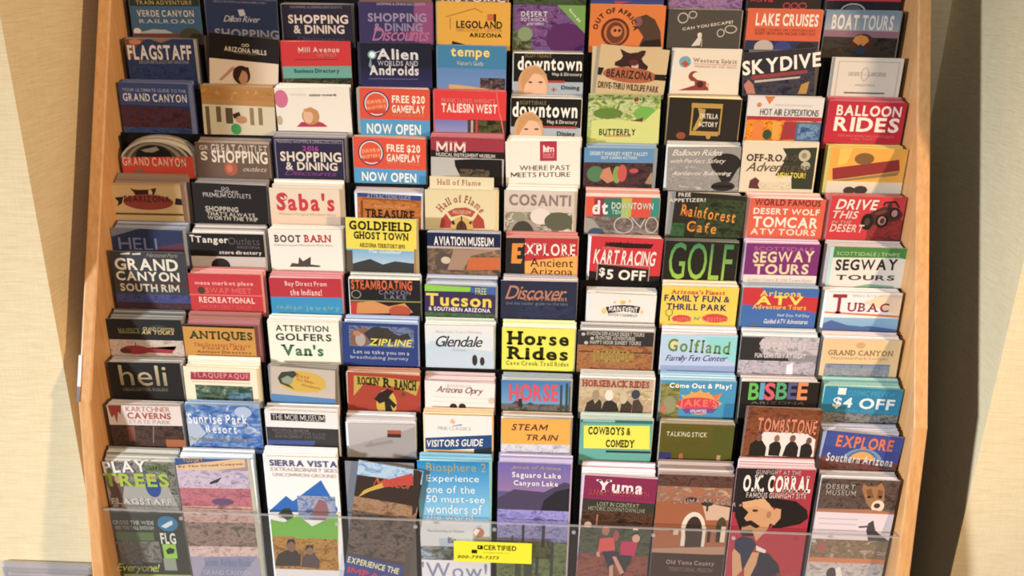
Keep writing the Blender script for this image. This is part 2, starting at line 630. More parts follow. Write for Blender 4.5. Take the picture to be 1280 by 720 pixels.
# ---------------------------------------------------------------- the brochures
# @ row column  x y z of the foot, width, turn, height, stack depth, fan (mm), cover colour, edge colour | description ; then its print
DATA = r'''
@ 0 0 -475.8 2.0 -231.4 97.2 -0.76 238.1 12.0 0.0 3c6288 4a6070|blue canyon railroad brochure in the top left corner
R 2e3830 0 0 97.2 18.1
E d4d4d0 -0.2 47.5 11 56.8
P a8b0b8 9.7 53.2 28.1 48.9 45.7 49.8 56.1 54.4 9.4 55.3
R 74403a 0 54.7 97.2 238.1
E 464638 64.4 47.1 96.5 70.8
T b0a070 s 8.9 10.7 86.8 16.4|TRAIN ADVENTURE
T d0cac4 s 7.9 23.5 88.3 32.6|VERDE CANYON
T b0bac4 s 9.6 35.5 88 41.4|RAILROAD
@ 0 1 -375.5 2.0 -231.1 99.8 1.00 230.0 12.0 0.0 2e3a60 606880|dark blue brochure with a white emblem above SHOPPING
P bcc0cc 44.6 13.4 53.3 12.6 55.4 20.4 47.2 22.4
T 9098ac n 11.5 2.1 85.6 4.6|GREAT SHOPPING & DINING DIRECTORY
T b8bcc8 h 23.9 21.5 75.4 29.8|Dillon River
T 9094a2 b 10.1 39.2 100.4 51.5|SHOPPING
@ 0 2 -264.5 2.0 -231.5 97.6 -0.60 225.9 19.0 1.4 292538 807c80|dark SHOPPING and DINING brochure in the top row
T 8a8290 n 12.3 1.9 84.4 5.1|SHOPPING & DINING DISCOUNTS
T dcccc0 b 8.1 13.6 91.6 25.4|SHOPPING
T d6c6ba b 14.7 27.1 85.8 38.8|& DINING
T 443e58 h 15.8 43 86.1 49.3|Discounts
@ 0 3 -154.6 2.0 -231.5 102.3 -0.60 231.1 7.6 0.0 3a3462 6a5878|purple SHOPPING brochure with pink script across it
P 8c4a7a 76.5 0.2 102.2 0 100.8 56 85.6 54 62.8 49 75.5 28
T b4a8c0 n 24.7 1 91.4 4.2|SHOPPING & DINING DISCOUNTS
T 9488aa b 11.9 14.5 93.1 26.1|SHOPPING
T 8e82a6 b 19.9 27.8 87.3 39|& DINING
T b06890 h 16.2 34 96.8 51.6|Discounts
@ 0 4 -49.3 2.0 -231.9 99.5 0.11 233.1 19.0 0.0 dca42c c8a050|golden yellow brochure with a thin house outline
P a87a28 10.6 19 51 7.1 61.3 12.6 60.9 13.9 51 8.8 11 20.2
R a87a28 15.9 20.1 17.2 35.9
R c4602c 67.6 14.9 77.3 23.5
R 2a221c 76.6 14.8 79.7 25.1
P 2a221c 19 51.7 29.8 54.2 39.6 56.7 18.9 57.6
T 221a14 b 24.9 24.3 88.2 34.2|LEGOLAND
T b87820 n 24.9 34.2 88.3 38.8|DISCOVERY CENTER
T 221a14 b 42.9 40.3 87.9 46.1|ARIZONA
@ 0 5 55.5 2.0 -231.7 98.0 -0.33 231.2 7.5 0.0 6a4480 6a6a50|purple flower brochure with a green corner banner
N 4c2c60,80588c,5c4c80 0 0 98 231.2
N 2a2e28,5a6448,7a8858 0 32.8 25.1 231.2
E 582860 44.8 23.8 101.9 65.5
E 80946a 5.8 29 26.3 47.8
P 6e9c4c 58.6 -0.6 98.2 0.1 99.7 38.3
T d8d0d8 s 9.8 8.3 46.1 15.7|DESERT
T c8bccc s 9.9 16.5 46.3 21.9|BOTANICAL
T c8bccc h 17.5 22.3 41.1 27.6|garden
T dce8c8 b@-48 72.9 10.3 94.2 16.4|Save $5
@ 0 6 159.8 2.0 -231.7 102.4 0.33 233.3 15.4 0.0 d4742c c88850|orange wildlife brochure with a round animal emblem
E 5e2e1c 15.9 17.4 54.9 55.3
E bc6830 19.8 20.9 51.4 51.9
E 6c3622 23.4 22.5 48.1 51.1
E c47a44 29.1 27.7 44.9 42.1
E 4a2416 32.9 31.8 37.2 36
E 4a2416 38.9 31.7 43.2 35.8
P 4e3a2a 61.2 16.8 76.2 11.7 88.4 18.2 97 33.4 99.8 54.1 68.7 54.9 74.5 41.2 68.2 33.1 62.7 26
E 805058 61.1 14.6 71.3 27.9
P 2a1e18 70.8 54.8 74.5 46.8 97.9 43.7 99.8 54.1
A 3a1c10 b 35.6 36.1 25.1 26 -85 85 6.4|OUT OF AFRICA
@ 0 7 266.7 2.0 -231.9 98.1 -0.07 229.3 19.0 0.6 4a4640 8a8478|dark grey escape game brochure with a small white figure
O b8b0a4 11.5 4.2 26.3 18.5 1.5
O b8b0a4 26 1.9 37.6 12.1 1.3
O b8b0a4 66.3 24.7 76.9 35.7 1.3
O b8b0a4 76.4 19.4 93.3 30.7 1.5
E d0c8bc 40.2 30 46.5 37
P d0c8bc 41.6 35.8 46.4 36.5 44.8 47 32.9 48.4
R a8a094 46.2 38.6 47.5 49
T c8c0b0 b@9 18.7 16.2 87.5 24.9|CAN YOU ESCAPE?
@ 0 8 373.2 2.0 -231.9 99.9 0.09 231.6 14.9 0.0 d25c36 b07060|orange LAKE CRUISES brochure in the top row
R 2a3450 0 41.2 99.9 231.6
E b4aca0 12.7 40.6 38.9 60.2
E 364280 39.5 41.8 63.7 61.7
E 2a2420 69.3 42.3 96.9 61
T ecdfd2 b 11.3 5.6 95.8 21.9|LAKE CRUISES
T 8f4028 n 11.2 25.2 93.5 28.9|SCENIC CRUISES ON CANYON LAKE
T 8f4028 n 11.7 29.7 94.1 33.8|DESERT VIEWS AND WILDLIFE EVERY DAY
@ 0 9 477.1 2.0 -231.6 100.4 0.51 231.7 18.7 0.0 6e8296 808890|sunset brochure headed BOAT TOURS in tall white letters
G 70869c,98a0a8 0 0 100.4 26.8
R 8c6676 0 26.4 100.4 35.8
N 24221e,3a342c,302c28 0 35 100.4 231.7
E 4c2c20 38.3 30.2 69.3 55.7
P d08434 40.5 40 43.2 34.3 50.2 31.5 59 33.9 62.4 39.4 55.2 47 52.1 43.4 49.3 45.9
E 303850 46.1 45.5 59.8 57.9
T dcd4cc b 8.8 5.6 91.4 25.3|BOAT TOURS
@ 1 0 -479.1 -22.4 -289.4 96.1 -0.83 235.9 19.0 0.2 2c3a62 8a8478|blue FLAGSTAFF brochure with white block title
P 7a4a38 0 0.2 31.7 0.1 17.5 7.4 5.7 27.5 -0.6 25.4
P 8a6a4a 36.1 0.1 66.7 -0.1 50.6 5.2
E c07a54 6 0.2 23.5 7.5
N 26345a,34426c,1f2b4c 4.4 35.7 96.1 235.9
T d8d0cc b 2.3 7.9 91.6 28.1|FLAGSTAFF
T 9a98a0 n 16.6 28.9 86.6 33.2|DISCOVER FLAGSTAFF ARIZONA
@ 1 1 -371.8 -24.0 -146.1 96.0 5.20 99.3 4.5 0.0 201a18 40382e|black card with white panel and a dark haired woman
O c8bca8 44.6 10.3 50 14.4 0.9
O c8bca8 50 9.7 55.4 13.8 0.9
P dccab4 -2.5 34.3 97.8 32.4 98.3 72.7 -5.5 84.4
P b88868 12.8 62.9 28.2 46.2 32.6 42.5 36.9 44.1 30.4 50.2 17.1 63.5
E 3a2018 32.5 40.1 57 65.8
E c08a68 40.8 46.2 53.5 65.5
P 3a2018 39.1 42.8 54.3 41.1 56.5 49.4 45.6 46.3 41.2 57.5 38.6 62.1
T d0c4b4 b 20.8 15.8 79.2 22.5|ARIZONA MILLS
T 8a8078 n 34.8 22.1 65.2 24.6|ARIZONA OUTLET
@ 1 2 -259.7 -22.4 -288.8 95.6 -1.58 236.2 12.8 0.0 c82c30 c05048|red and turquoise Business Directory brochure
R 7a2a28 18.7 23.4 77.4 24.6
R 62a296 0 33 95.6 49.1
N 20221a,3c3c26,6c6c48 0 49.1 95.6 236.2
T d8c4b8 s 23.9 7.1 81 14.6|Mill Avenue
T c08078 s 49.7 15.9 76.8 20.1|DISTRICT
T 1e3a38 b 16 36.4 78.7 43.6|Business Directory
@ 1 3 -152.7 -22.4 -289.6 98.2 -0.57 236.9 4.3 0.0 1e2030 303048|black space brochure with a bright star flare
G 24223c,34346a 0 32 98.2 236.9
E 7aa0b0 10.4 9.8 22.5 21.4
E e8f2f2 12.5 11.8 20.3 19.4
P d8e8e8 16 15.6 35.8 7.5 16.1 14.3
P 7a98a8 14.6 17.7 10.9 30.3 21.1 42.9 15.3 30.3
R 5c5a80 10 47.3 78.5 48.6
T d0d0d4 b 22.9 7.3 79.8 21.9|Alien
T a8a8b8 b 23.6 23.2 79.4 30.3|WORLDS AND
T d4d2d0 b 11.7 29.5 80 43|Androids
@ 1 4 -52.5 -22.4 -289.7 95.0 0.56 235.7 12.6 0.0 6086b4 7088a0|blue tempe visitor guide with yellow lower case title
R 3a7fa8 0 0 95 30.3
G 5f84b8,7090bc 0 30.3 95 235.7
N 34282a,5a4a4c,8a7478 59.3 42.5 93.8 235.7
P c8a468 16.1 52.4 33.4 53.4 72.5 57.5 16.1 63.6
T f0d060 b 18.6 3.3 71.7 18.7|tempe
T c8ccc0 n 26.8 20.3 63.3 26.2|Visitor's Guide
@ 1 5 56.1 -22.4 -289.9 95.8 -0.30 227.6 19.0 1.7 1c1a18 c8c4bc|upper of the two black brochures headed downtown
R a2b0bc 0 37.9 95.8 227.6
R b03c34 40.3 35.9 70.4 39.1
T 8a7a4a s 15.6 0 51.2 5.4|SCOTTSDALE
T f2ece2 b 5.5 3.9 93.5 22.7|downtown
T c8c4bc b 53 25.1 93.7 30.7|Map & Directory
E cda070 5.9 15.5 48 71.6
E e4b492 14.6 26.8 46 71.5
P c4925c 9.7 37.7 14.2 22.8 31.3 17.3 46.5 28.6 27.2 26.8 16.7 41.8 12.5 51.4
E 5a4440 20.5 37.4 26.1 40
E 5a4440 34.3 37.2 40.3 39.8
T 24262a b 66 42.5 91.2 49.7|Dining
R c04038 54.8 45.4 56.5 51.4
R c04038 51.8 47.5 60 48.8
@ 1 6 162.6 -24.0 -182.8 93.5 3.91 131.9 4.3 0.0 c8b084 c0b090|tan wildlife park brochure leaning right with a dark bear head
P 3a221e 26.5 3.7 34.4 7.1 40.3 8.7 50.7 6.7 56.6 3.5 61.8 3.7 60.6 9.4 57.1 14.4 60.3 19.3 67.3 23.9 66.5 28.6 57.1 30.1 50.4 28.6 39.5 26.4 31.1 28.2 21.5 26.5 21.8 21.7 28.7 18 31.4 13.6
E c8a8a0 44.7 19.3 54.2 31.7
E 5a2c28 40.9 16.4 53.5 24.6
E a85c3c 7 27.2 81.2 48
P 241f1a -7.5 30.6 7.9 30.7 4.8 41 -6.5 39.9 -2.3 35
P 241f1a 77.9 33.5 98.1 32.7 92.3 37 99.4 41 77.9 41.3
T 2e2620 b 12.2 31.4 74.8 42.6|BEARIZONA
T 4a3c24 b 2.5 49.2 85.6 58.2|DRIVE-THRU WILDLIFE PARK
@ 1 7 266.1 -22.4 -289.3 90.6 1.10 237.0 10.6 0.0 dcd2c0 d0c8b8|cream brochure with red blue emblem and a reclining person
E 6aa0b0 7.1 10.1 23.2 25.3
P b8462c 9.9 20 15.4 15.6 21.2 20.6 16.3 24.9
R c09484 26.9 19.2 85.5 20.2
E 8a4030 21.8 29.4 36.7 43.2
E dcd2c0 26.6 31 38.9 43.1
P 8a3c30 8.9 56.3 31.6 48.4 31 43.2 22.9 37.2 25.9 35 34 40.9 45.9 42.6 51.5 54.6
E 4a2420 34 42.5 43.2 51.3
E c8b098 46.4 44.6 51.1 50
T 9a7a68 s 26.1 12 85 19.6|Western Spirit
T c8a898 n 29 21.2 85.9 24.5|MUSEUM OF THE WEST
@ 1 8 373.9 -24.0 -151.7 96.6 -5.14 100.4 4.2 0.0 2c2a34 706860|SKYDIVE brochure with big white letters along its top
N 22243c,44424a,2c2c38 0 30.6 96.6 100.4
P 8c3a3c 11.8 30.9 86.6 28.2 86.8 32.8 11.9 36.8
P b8b0a8 16.1 37.7 76.9 36.3 77 38.8 16.2 40.9
P b87868 1.5 43 7.7 36.1 14.1 42.8 17.6 55.8 5.9 55
P b0883c 74.7 59.7 79.4 47.3 89.8 43.8 86.3 60.5
T f0e6da b@3 -0.7 5.5 103.8 30.4|SKYDIVE
@ 1 9 487.2 -22.4 -290.0 91.7 0.10 230.8 4.0 0.0 d4ccc0 a09c90|white card with a fine grey double border
Q bcb4a8 4.6 4.6 87.1 57.4 1.7
O b4aca0 36.8 12.5 47.3 31.1 1.3
R 706860 17.5 45.8 72.3 47.9
T a09890 n 20.1 19 70.2 24.4|DESERT ~ GARDENS
T a8a098 n 30.7 34.9 58 37.8|ARIZONA
@ 2 0 -490.0 -46.8 -347.8 97.0 0.50 237.7 19.0 2.5 3a4a80 4e5c88|upper blue GRAND CANYON guide with white title
R 30354e 0 30.5 97 237.7
N 3c2630,543038,2a3052 0 32 97 61
N 2c3f70,3f5480,26365e 0 61 97 237.7
T a8b0c8 n 4.8 7.5 93.6 11.8|YOUR ULTIMATE GUIDE TO THE
T dcdce0 s 4.8 14.3 94 25.4|GRAND CANYON
@ 2 1 -376.6 -46.8 -347.1 101.0 1.33 235.2 19.0 1.4 b08048 a88858|tan wooden brochure with striped trees and a green dot
N b0804a,a47840,b88a54 0 3.7 101 18.6
R cfc4a8 0 26.1 101 235.2
R 6a5a3c 4.1 29 9.6 68.3
R 6a5a40 19.1 28.4 25.7 50.1
R 584a38 32.1 29.9 42 51.6
R 8a7850 66 28.4 71.5 52.3
R 857450 78 27.9 83.5 51.7
E 3c9a50 38.4 51.1 52.7 66.4
P 3a1a18 42.1 38.3 51.1 34.6 52.9 39.9 43.8 44.7
E b8845c 45.9 39.9 61.3 50.8
@ 2 2 -261.1 -46.8 -346.6 103.5 -1.78 235.5 19.0 2.5 e4dfd4 d8d4c8|white visitor brochure with a pink balloon and red haired woman
E cc6a90 -1.6 2.7 18 27.2
P b03454 26.2 53.7 33.5 46.8 44.4 47.3 53.3 44.8 63.9 48.8 70 54
E b8824c 35.1 27.6 59.3 51.2
E dcae8c 36.8 29.7 50.6 49
P c08a50 37.4 29.6 48.5 26.5 57.8 31.9 57.9 42.7 55.1 49.1 51.2 44.8 50 34 41.4 32.8
E b8a88c -0.5 37.9 7.4 50.9
T d8c0c8 n 20.9 7.8 42.6 11.6|tempe
T 403838 i 48 8.2 85.8 12|visitor rewards
@ 2 3 -156.3 -46.8 -347.8 96.3 0.49 237.4 17.2 0.0 d84a30 b0a898|upper of two orange FREE GAMEPLAY brochures with round badge
E 3c3458 4.8 3.4 41 39.1
E d8d0d4 6.5 5.1 39.3 37.4
E d85030 8.3 6.7 37.6 35.7
G e07048,c03a34 9.9 16.1 35.8 34.2
R 4a98c8 0 42.2 96.3 237.4
T e8a878 b@8 10.1 13.9 36 22|DAVE &
T e8a878 b@8 10.9 22 35.8 29.7|BUSTERS
T f4e4d0 b 44.6 8.8 89.7 20.7|FREE $20
T f4e4d0 b 44.3 21.9 89.6 32.6|GAMEPLAY
T e08860 n 44.1 33.9 89.1 37.8|WITH PURCHASE
T f0ece4 b 8.8 47.9 83.9 62.6|NOW OPEN
@ 2 4 -52.4 -46.8 -347.9 98.6 0.45 236.5 19.0 0.1 d83034 c05850|red brochure about a desert house with white title
G 7078b0,a8a8cc 0.8 40.2 46.1 236.5
R 483a34 46.1 38.7 98.6 236.5
N 24281e,5a5a30,2c2a20 61.2 38.9 93.4 236.5
R b0a8a0 50.4 39.7 53.6 236.5
R b83c38 56.9 39.5 60.1 236.5
P e86058 84.2 0.6 85.9 0.5 90.2 27.9 93.4 38.5 97.1 57.8 95.6 57.8 91.7 39.6 88.5 29
T e08878 n 10 10.1 83.3 16|FRANK LLOYD WRIGHT'S
T f0dcd0 b 9.9 17.2 86.3 29.6|TALIESIN WEST
@ 2 5 53.2 -46.8 -348.2 96.0 0.01 228.9 19.0 3.4 1c1a18 c8c4bc|lower of the two black brochures headed downtown
R a2b0bc 0 39.1 96 228.9
R b03c34 39.8 37.2 91.3 40.3
T 8a7a4a s 12.3 3.3 47.8 8.6|SCOTTSDALE
T f2ece2 b 2 5.1 90.7 25.7|downtown
T c8c4bc b 49.9 28.6 91 35.4|Map & Directory
E cda070 3.8 18.3 45.4 75.6
E e4b492 12.1 28.9 42.7 75.5
P c4925c 7.6 43.3 12.6 26 28.6 20.3 44.3 31.7 24.5 30 14.1 45.3 9.9 54.1
E 5a4440 18.3 40.8 24.4 43.4
E 5a4440 32.3 40.5 38.8 43.1
T 24262a b 63.8 44.3 88.5 52.5|Dining
@ 2 6 163.0 -46.8 -347.5 97.6 -0.93 235.7 7.1 0.0 9cb850 a0b070|green leafy BUTTERFLY brochure
N 5c7034,a8b880,3c4828 0 -1.3 97.6 9.2
N 7c9c3c,c8d0a0,56702c 0 7.1 97.6 47.5
E a0b8b8 22.6 18.8 31.1 28.4
E 6cac40 62 15.4 91.6 34.4
E 5c8030 6.7 17.8 47.1 32.6
P 6a3038 58.2 34.6 66.6 33.4 75 30.2 73.4 40.9 68 39.8 62.7 40.9
E 8c3034 61.5 3.3 67.8 9.1
P c8d078 4.9 34.9 32.5 32.6 75.3 36.6 95.4 17.4 97.6 19.5 97.6 235.7 0 235.7
R c09868 22.7 54.4 59.6 57.4
T 1c1c14 b 15.7 46.2 65.8 55.3|BUTTERFLY
@ 2 7 264.7 -46.8 -347.5 97.2 0.91 233.1 19.0 3.4 2c2620 c8b080|black brochure with a gold framed sign
Q b08c3c 31.4 6.7 72.6 48.6 2.1
R b08c3c 30.6 6.6 70.5 12.9
R b08c3c 31.3 44.4 70.2 50.4
P b09040 39.3 12.9 50.1 14.6 46 36 38.4 44.5 35 42.9 42.5 23.4
E 904830 13.5 46.7 26.3 56.4
E b08c3c 54.1 48 60.5 54.9
T d8d0c0 b 42.6 20 67.5 27.1|ORTILLA
T d8d0c0 b 41.7 31.4 68.3 38.2|ACTORY
@ 2 8 375.0 -46.8 -347.9 101.3 0.39 237.8 11.4 0.0 d4d2d0 b8b0a8|hot air balloon brochure with a white top band
E c07030 21.6 -4 34.5 4.3
P c87838 22.1 1.3 34.7 1 28.5 10.6
E c87840 11.9 8.2 18.1 14.5
R c8c0bc 36 9.6 86.1 12.3
P a82c3c 0 26.7 101.3 26.2 101.3 32.1 0 33
N c85020,e0a030,b03028 0 31.5 101.3 237.8
P d87828 9.2 33.3 21.8 32.9 26 58.4 10.1 58.9
E 2c5030 24.1 44.4 36.4 58.3
P d89a2c 35.5 32.9 47.2 33 46.1 57.8 37.7 58.1
P 98303a 51.4 33.1 68.2 32.6 71.5 57 48.3 57.8
P 46628c 68.3 33.2 101.3 32.9 101.3 237.8 67.1 237.8
N 3a5a8a,7a98b8,506888 71.1 35.3 99.5 56.6
T 4a4440 n 17.3 16.1 95.8 25.1|HOT AIR EXPEDITIONS
@ 2 9 483.6 -46.8 -347.7 103.5 0.61 233.4 19.0 5.0 b82c3c a84450|red BALLOON RIDES brochure with white title
G b02a3c,b42c3c 0 -1.9 103.5 53.9
T ecdad0 b 11.2 4.8 97.4 19.4|BALLOON
T f0e0d4 b 10.5 20.7 97.6 40.5|RIDES
T d07070 n 17.5 44.4 93.1 47.8|SAFE AND SCENIC BALLOON FLIGHTS
T d07070 n 37.1 49.2 68.6 51.8|CALL TODAY
@ 3 0 -483.7 -71.2 -406.3 101.4 -0.09 219.9 19.0 6.8 4a463c a8a090|arch topped GRAND CANYON brochure with a red band
E b4ac9c -2.4 -2.8 98 65.4
E 5a554a 0 -0 95.6 65.4
E 8a8474 6.1 1.5 88.9 65.4
E 46443c 10.4 3.3 83.3 65.4
E 1c1a18 21.3 5 71.9 34.1
P 8c8880 29.1 11.4 51.6 6.5 55.4 10.8 46.1 14.7 35.2 14.5
P c84030 0 22.4 101.4 19.2 101.4 219.9 0 219.9
P 3a2420 76.8 32.2 88.6 26 92.9 26.4 81.2 32.8
E 906050 15.9 37.9 31.4 47.9
T e4b8a8 s 1.4 21.3 90.7 34.1|GRAND CANYON
@ 3 1 -381.1 -71.2 -405.6 101.8 0.81 219.7 19.0 4.6 685448 887868|brown outlet SHOPPING brochure
E a8543c 38.2 25.2 56.8 45.2
E c07050 41.5 29.7 50.2 40.8
T c8bcac s 5.8 3.6 18.9 10.2|GR
T c0b4a4 s 22 1.1 100.4 13.3|GREAT OUTLET
T dcd0bc b 22 9.8 100 27.4|SHOPPING
T dcd0bc b 6.9 12.3 16.3 24.9|S
T b8ac9c h 64.4 31.6 98.4 38.3|outlets
@ 3 2 -270.1 -71.2 -406.3 99.0 -0.07 230.4 19.0 5.8 2c2844 807c80|dark SHOPPING and DINING brochure marked 2016
Q 8a8494 2.2 2.2 96.9 59.8 1.1
T a09aac n 4.9 2.6 94.5 7.3|PREFERRED SHOPPING & DINING DISCOUNTS
T 983c8c b 39.9 10.7 62.7 18.1|2016
T dcd0c0 b 8.7 19 93.4 32.9|SHOPPING
T d8ccbc b 15.3 33.4 87.2 45.2|& DINING
T 7a3a80 h 12.3 45.7 86.7 52.4|Discounts
@ 3 3 -162.6 -71.2 -405.6 99.5 0.85 232.3 19.0 0.0 d84a30 b0a898|lower of two orange FREE GAMEPLAY brochures with round badge
E 3c3458 6.2 3.1 42 39.2
E d8d0d4 7.9 4.8 40.3 37.4
E d85030 9.6 6.5 38.5 35.6
G e07048,c03a34 11.2 16 36.7 33.9
R 4a98c8 0 43 99.5 232.3
T e8a878 b@8 11.2 13.9 37.1 22.1|DAVE &
T e8a878 b@8 12.1 22.1 36.9 29.9|BUSTERS
T f4e4d0 b 45.9 8.3 91.9 20.4|FREE $20
T f4e4d0 b 45.7 21.7 91.8 32.6|GAMEPLAY
T e08860 n 45.5 33.5 90.9 37|WITH PURCHASE
T f0ece4 b 10.8 47.8 86.3 61.1|NOW OPEN
@ 3 4 -55.6 -71.2 -405.6 100.0 0.83 234.8 19.0 4.7 9c3040 a04c54|maroon music museum brochure with a black strip
R 221c1c 0 18 100 27.5
R b4b4b0 0 27.5 100 234.8
P 201c1c 32.2 30.9 54.7 28.9 97.6 28.3 99.1 85.6 79.5 86.4 39.9 52.4 33.3 39.5
N 2c2824,6a5c48,3a342e 39.8 42.8 80.7 234.8
T ead8cc s 7 5.6 47.6 19.8|MIM
T c8c0b8 b 7 21.2 87.8 26.4|MUSICAL INSTRUMENT MUSEUM
@ 3 5 57.5 -71.2 -404.7 101.7 -1.91 232.1 19.0 3.6 e6e0d4 dcd6c8|white brochure with a red square and black two line slogan
R b02c40 47 0.1 70 27.2
P a83848 54.1 -8.5 77.4 -7.2 70 0.2 47.7 -0
R e8dcd4 51.9 6.9 54.1 15
R e8dcd4 57.2 6.9 59.4 15.1
R e8dcd4 51.9 9.7 59.4 11.4
T ecdcd4 b 51.3 5.4 66.2 15.1|hm
T e0a8a4 n 51.3 15.5 66.2 19.8|heard
T e0a8a4 n 51.2 20.7 66.2 23.3|museum
T 4c463e n 19 33.2 88.2 40.2|WHERE PAST
T 4c463e n 6.9 42.7 88.2 49.7|MEETS FUTURE
@ 3 6 155.9 -71.2 -405.9 94.0 -0.53 226.0 19.0 4.2 5a8cb8 8098b0|dinner theatre brochure with blue header and dark photo
N 34282c,54383c,2a2226 0 19.9 94 226
E 4c7a54 4.5 25.1 28 47
P c08060 26.6 29.3 35 25.9 42.3 44.4 32.9 48.9 21.8 40.3
E 7c9a4c 39.8 24.7 51.5 48.7
E c0504c 46.1 22.4 58.9 46.4
E b84c50 61.9 27.6 74.6 34.1
P a08068 84.2 48.1 91.8 32.7 97.4 36.9 97.1 50.1
T c8d8e0 b 7.7 4.8 85.9 10|DESERT MARKET WEST VALLEY
T c8d8e0 b 22.8 10.8 71.5 15.1|OUT CABINS ACTORS
@ 3 7 273.9 -71.2 -405.3 98.4 -1.30 230.0 19.0 4.2 8e8c88 c4c0ba|grey Balloon Rides brochure with a black balloon
N 9a9894,84827e,a8a6a2 0 26.5 98.4 230
E 2a2826 58.7 8.8 99.3 36.8
P 2a2826 61 26.5 97.5 26.4 86.6 48.1 74.9 48.2
E 34322e 61.6 47.7 93.5 61.3
P 22201e 62.5 52.6 60.7 57 92.6 56.9 90.1 52.5
T d8d4cc h 5.7 3.7 73.9 11.9|Balloon Rides
T d4d0c8 h 4.3 16.2 78.7 23.9|with Perfect Safety
T c0bcb4 h 31.1 25.6 38.5 28.7|for
T d4d0c8 h 6.3 33.4 87.8 40.8|Aerozotic Ballooning
@ 3 8 370.8 -71.2 -406.1 98.8 -0.37 239.0 16.1 0.0 d8cbb0 c8bca4|cream Off-Road Adventures brochure with a dark green panel
P 343a2c 53 7.7 100.7 5.8 108.3 63.9 71.2 63.5 68.9 45 46.8 45.4 60.6 19.3
E b8b098 75.4 9.3 91.3 25.3
E 8c8468 79.2 13.5 86.5 21
E b0a890 79.9 25.2 92.4 37
P 5c3434 12.8 63.5 13.8 52.5 20.7 48 26.5 52.3 25.1 58.9 28.8 64.3
N c8baa0,d4c8b0,b8aa90 27.3 54.1 69.6 65
T 544638 S 6 15.8 74.3 26|OFF-ROAD
T 5a4c3c h 6.6 27.2 91.6 39.9|Adventures
T e0c838 b 50 40.6 87.8 48.4|NEW TOUR!
@ 3 9 487.8 -71.2 -406.1 101.8 0.32 233.6 19.0 2.5 e0a030 c8b048|yellow brochure with a tilted dark red banner
P e8b848 11.6 0.6 28.1 0.1 22.9 20.5 11.1 25.2
P 8c2c2c 4.8 28 91.7 13.8 95 29.1 7.2 44.3
E 7c5830 32.4 6 58.4 22
P 8c7a44 7.4 45.2 95.2 30.2 92.4 35.7 7.8 48
G d8ccb0,b8bcc4 0 45.4 101.8 233.6
E 3c3634 23.5 52.8 39.3 63.7
E 3c3634 37.1 51.2 56 63.2
@ 4 0 -494.2 -95.6 -464.1 99.1 -0.42 225.5 19.0 9.3 c4a874 6a5044|tan wildlife brochure on the left end with dark bear head
R b89a66 0 0 99.1 3.6
P 38201e 28.4 7.3 34.6 9.4 41.1 9.7 54.3 9.1 65.6 6.6 63.7 12.2 59.7 17.8 68.2 19.9 74.2 23.8 70.4 27.6 53.9 28 44.6 23.7 31.9 28.4 24.4 27.4 25.7 22.9 35.6 18.3 33.1 12.8
E c8b0a0 53.7 9 59.2 17.9
E 8c3c34 16.6 15.7 87 38.1
P 28201c 5.5 21.1 17.8 19.7 14.1 29.8 7 33.3 10 27.7
P 28201c 91 20.6 107.2 22.5 102.4 25.9 106.1 31.4 88.8 29.5
R 5a4a34 0 42.7 99.1 45.5
T 4a2420 b 18.4 18 83.2 26.9|BEARIZONA
@ 4 1 -382.7 -95.6 -463.4 103.5 1.19 226.2 19.0 4.9 221f20 787470|black premium outlet brochure with small white title
T a8a4a0 n 40.5 4.1 51.3 8.5|oo
T b8b4b0 n 31.4 8.9 64 12.4|PHOENIX
T b8b4b0 n 14.6 12.8 81 19.1|PREMIUM OUTLETS
T b8b0a4 b 16.2 32.1 62.2 39.6|SHOPPING
T b4aca0 b 17.7 39.9 84.6 45.7|THAT'S ALWAYS
T b4aca0 b 18.3 46.1 88.6 51.7|WORTH THE TRIP
@ 4 2 -274.5 -95.6 -464.4 96.9 -0.12 223.7 19.0 9.2 dccdb8 d8cab8|cream brochure with a large red script name
G dccdb8,d8b8a0 0 8.8 96.9 223.7
E c03440 10.9 6.2 25 18.4
E dccdb8 15.1 10.6 23.8 16.1
T c03440 S 9.2 6.1 89.4 32.1|Saba's
T a89888 n 11 34.5 91.7 39.4|Western Original Western Wear
@ 4 3 -164.0 -95.6 -463.2 88.0 1.63 217.4 19.0 4.8 a8602c b8c0d0|brown TREASURE brochure with a blue top strip
P 2c4884 0 0 88 0 88 7 0 5.1
N a8602c,bc7a40,965424 0 7.2 88 217.4
R 7a3c20 7.6 7.2 78.1 8.5
R 7a3c20 4.7 10.5 7.8 217.4
T a0a8b8 n 13.7 0.1 73.8 6.7|ATTRACTIONS GUIDE
T c89464 h 22.2 14.1 71.7 20.7|Superstition Treasure
T 2a2018 S 10.8 21.5 78.7 34.3|TREASURE
@ 4 4 -62.3 -95.6 -464.2 95.9 0.37 226.2 19.0 0.7 d8cca0 d4cca8|cream brochure with a red fire museum arch emblem
P a84034 19.9 53.6 22.2 41.2 28.7 33.1 39.4 48.4 37.2 54.1
P a84034 82.7 52.6 80.8 40.3 72.7 31.7 64.2 45.4 65.8 53.2
P b04c3c 30.8 30.4 41.6 24.9 56.6 23.3 69.5 29.1 64.2 36.9 50.2 34.2 36.2 37.8
E c8a850 35.1 36.9 66.4 68.4
E 5a3428 42.7 42.5 57.8 68.4
P 3a2820 36.2 44.1 39.4 41.7 41.6 48.4 37.3 48.5
P 3a2820 59.9 45.5 65.3 40.9 63.2 47.6
R 3a2820 49.4 35.8 51.1 52.6
A a85848 s 49.2 52.6 32.6 36.4 -55 55 10.3|Hall of Flame
T d8b890 s 38.4 27.5 63.1 32.9|MUSEUM
@ 4 5 47.9 -95.6 -464.4 95.3 -0.12 228.7 19.0 4.8 ccc0b4 d0c8bc|COSANTI brochure in mauve with a stone archway photo
R c8bcb0 0 24.1 95.2 228.7
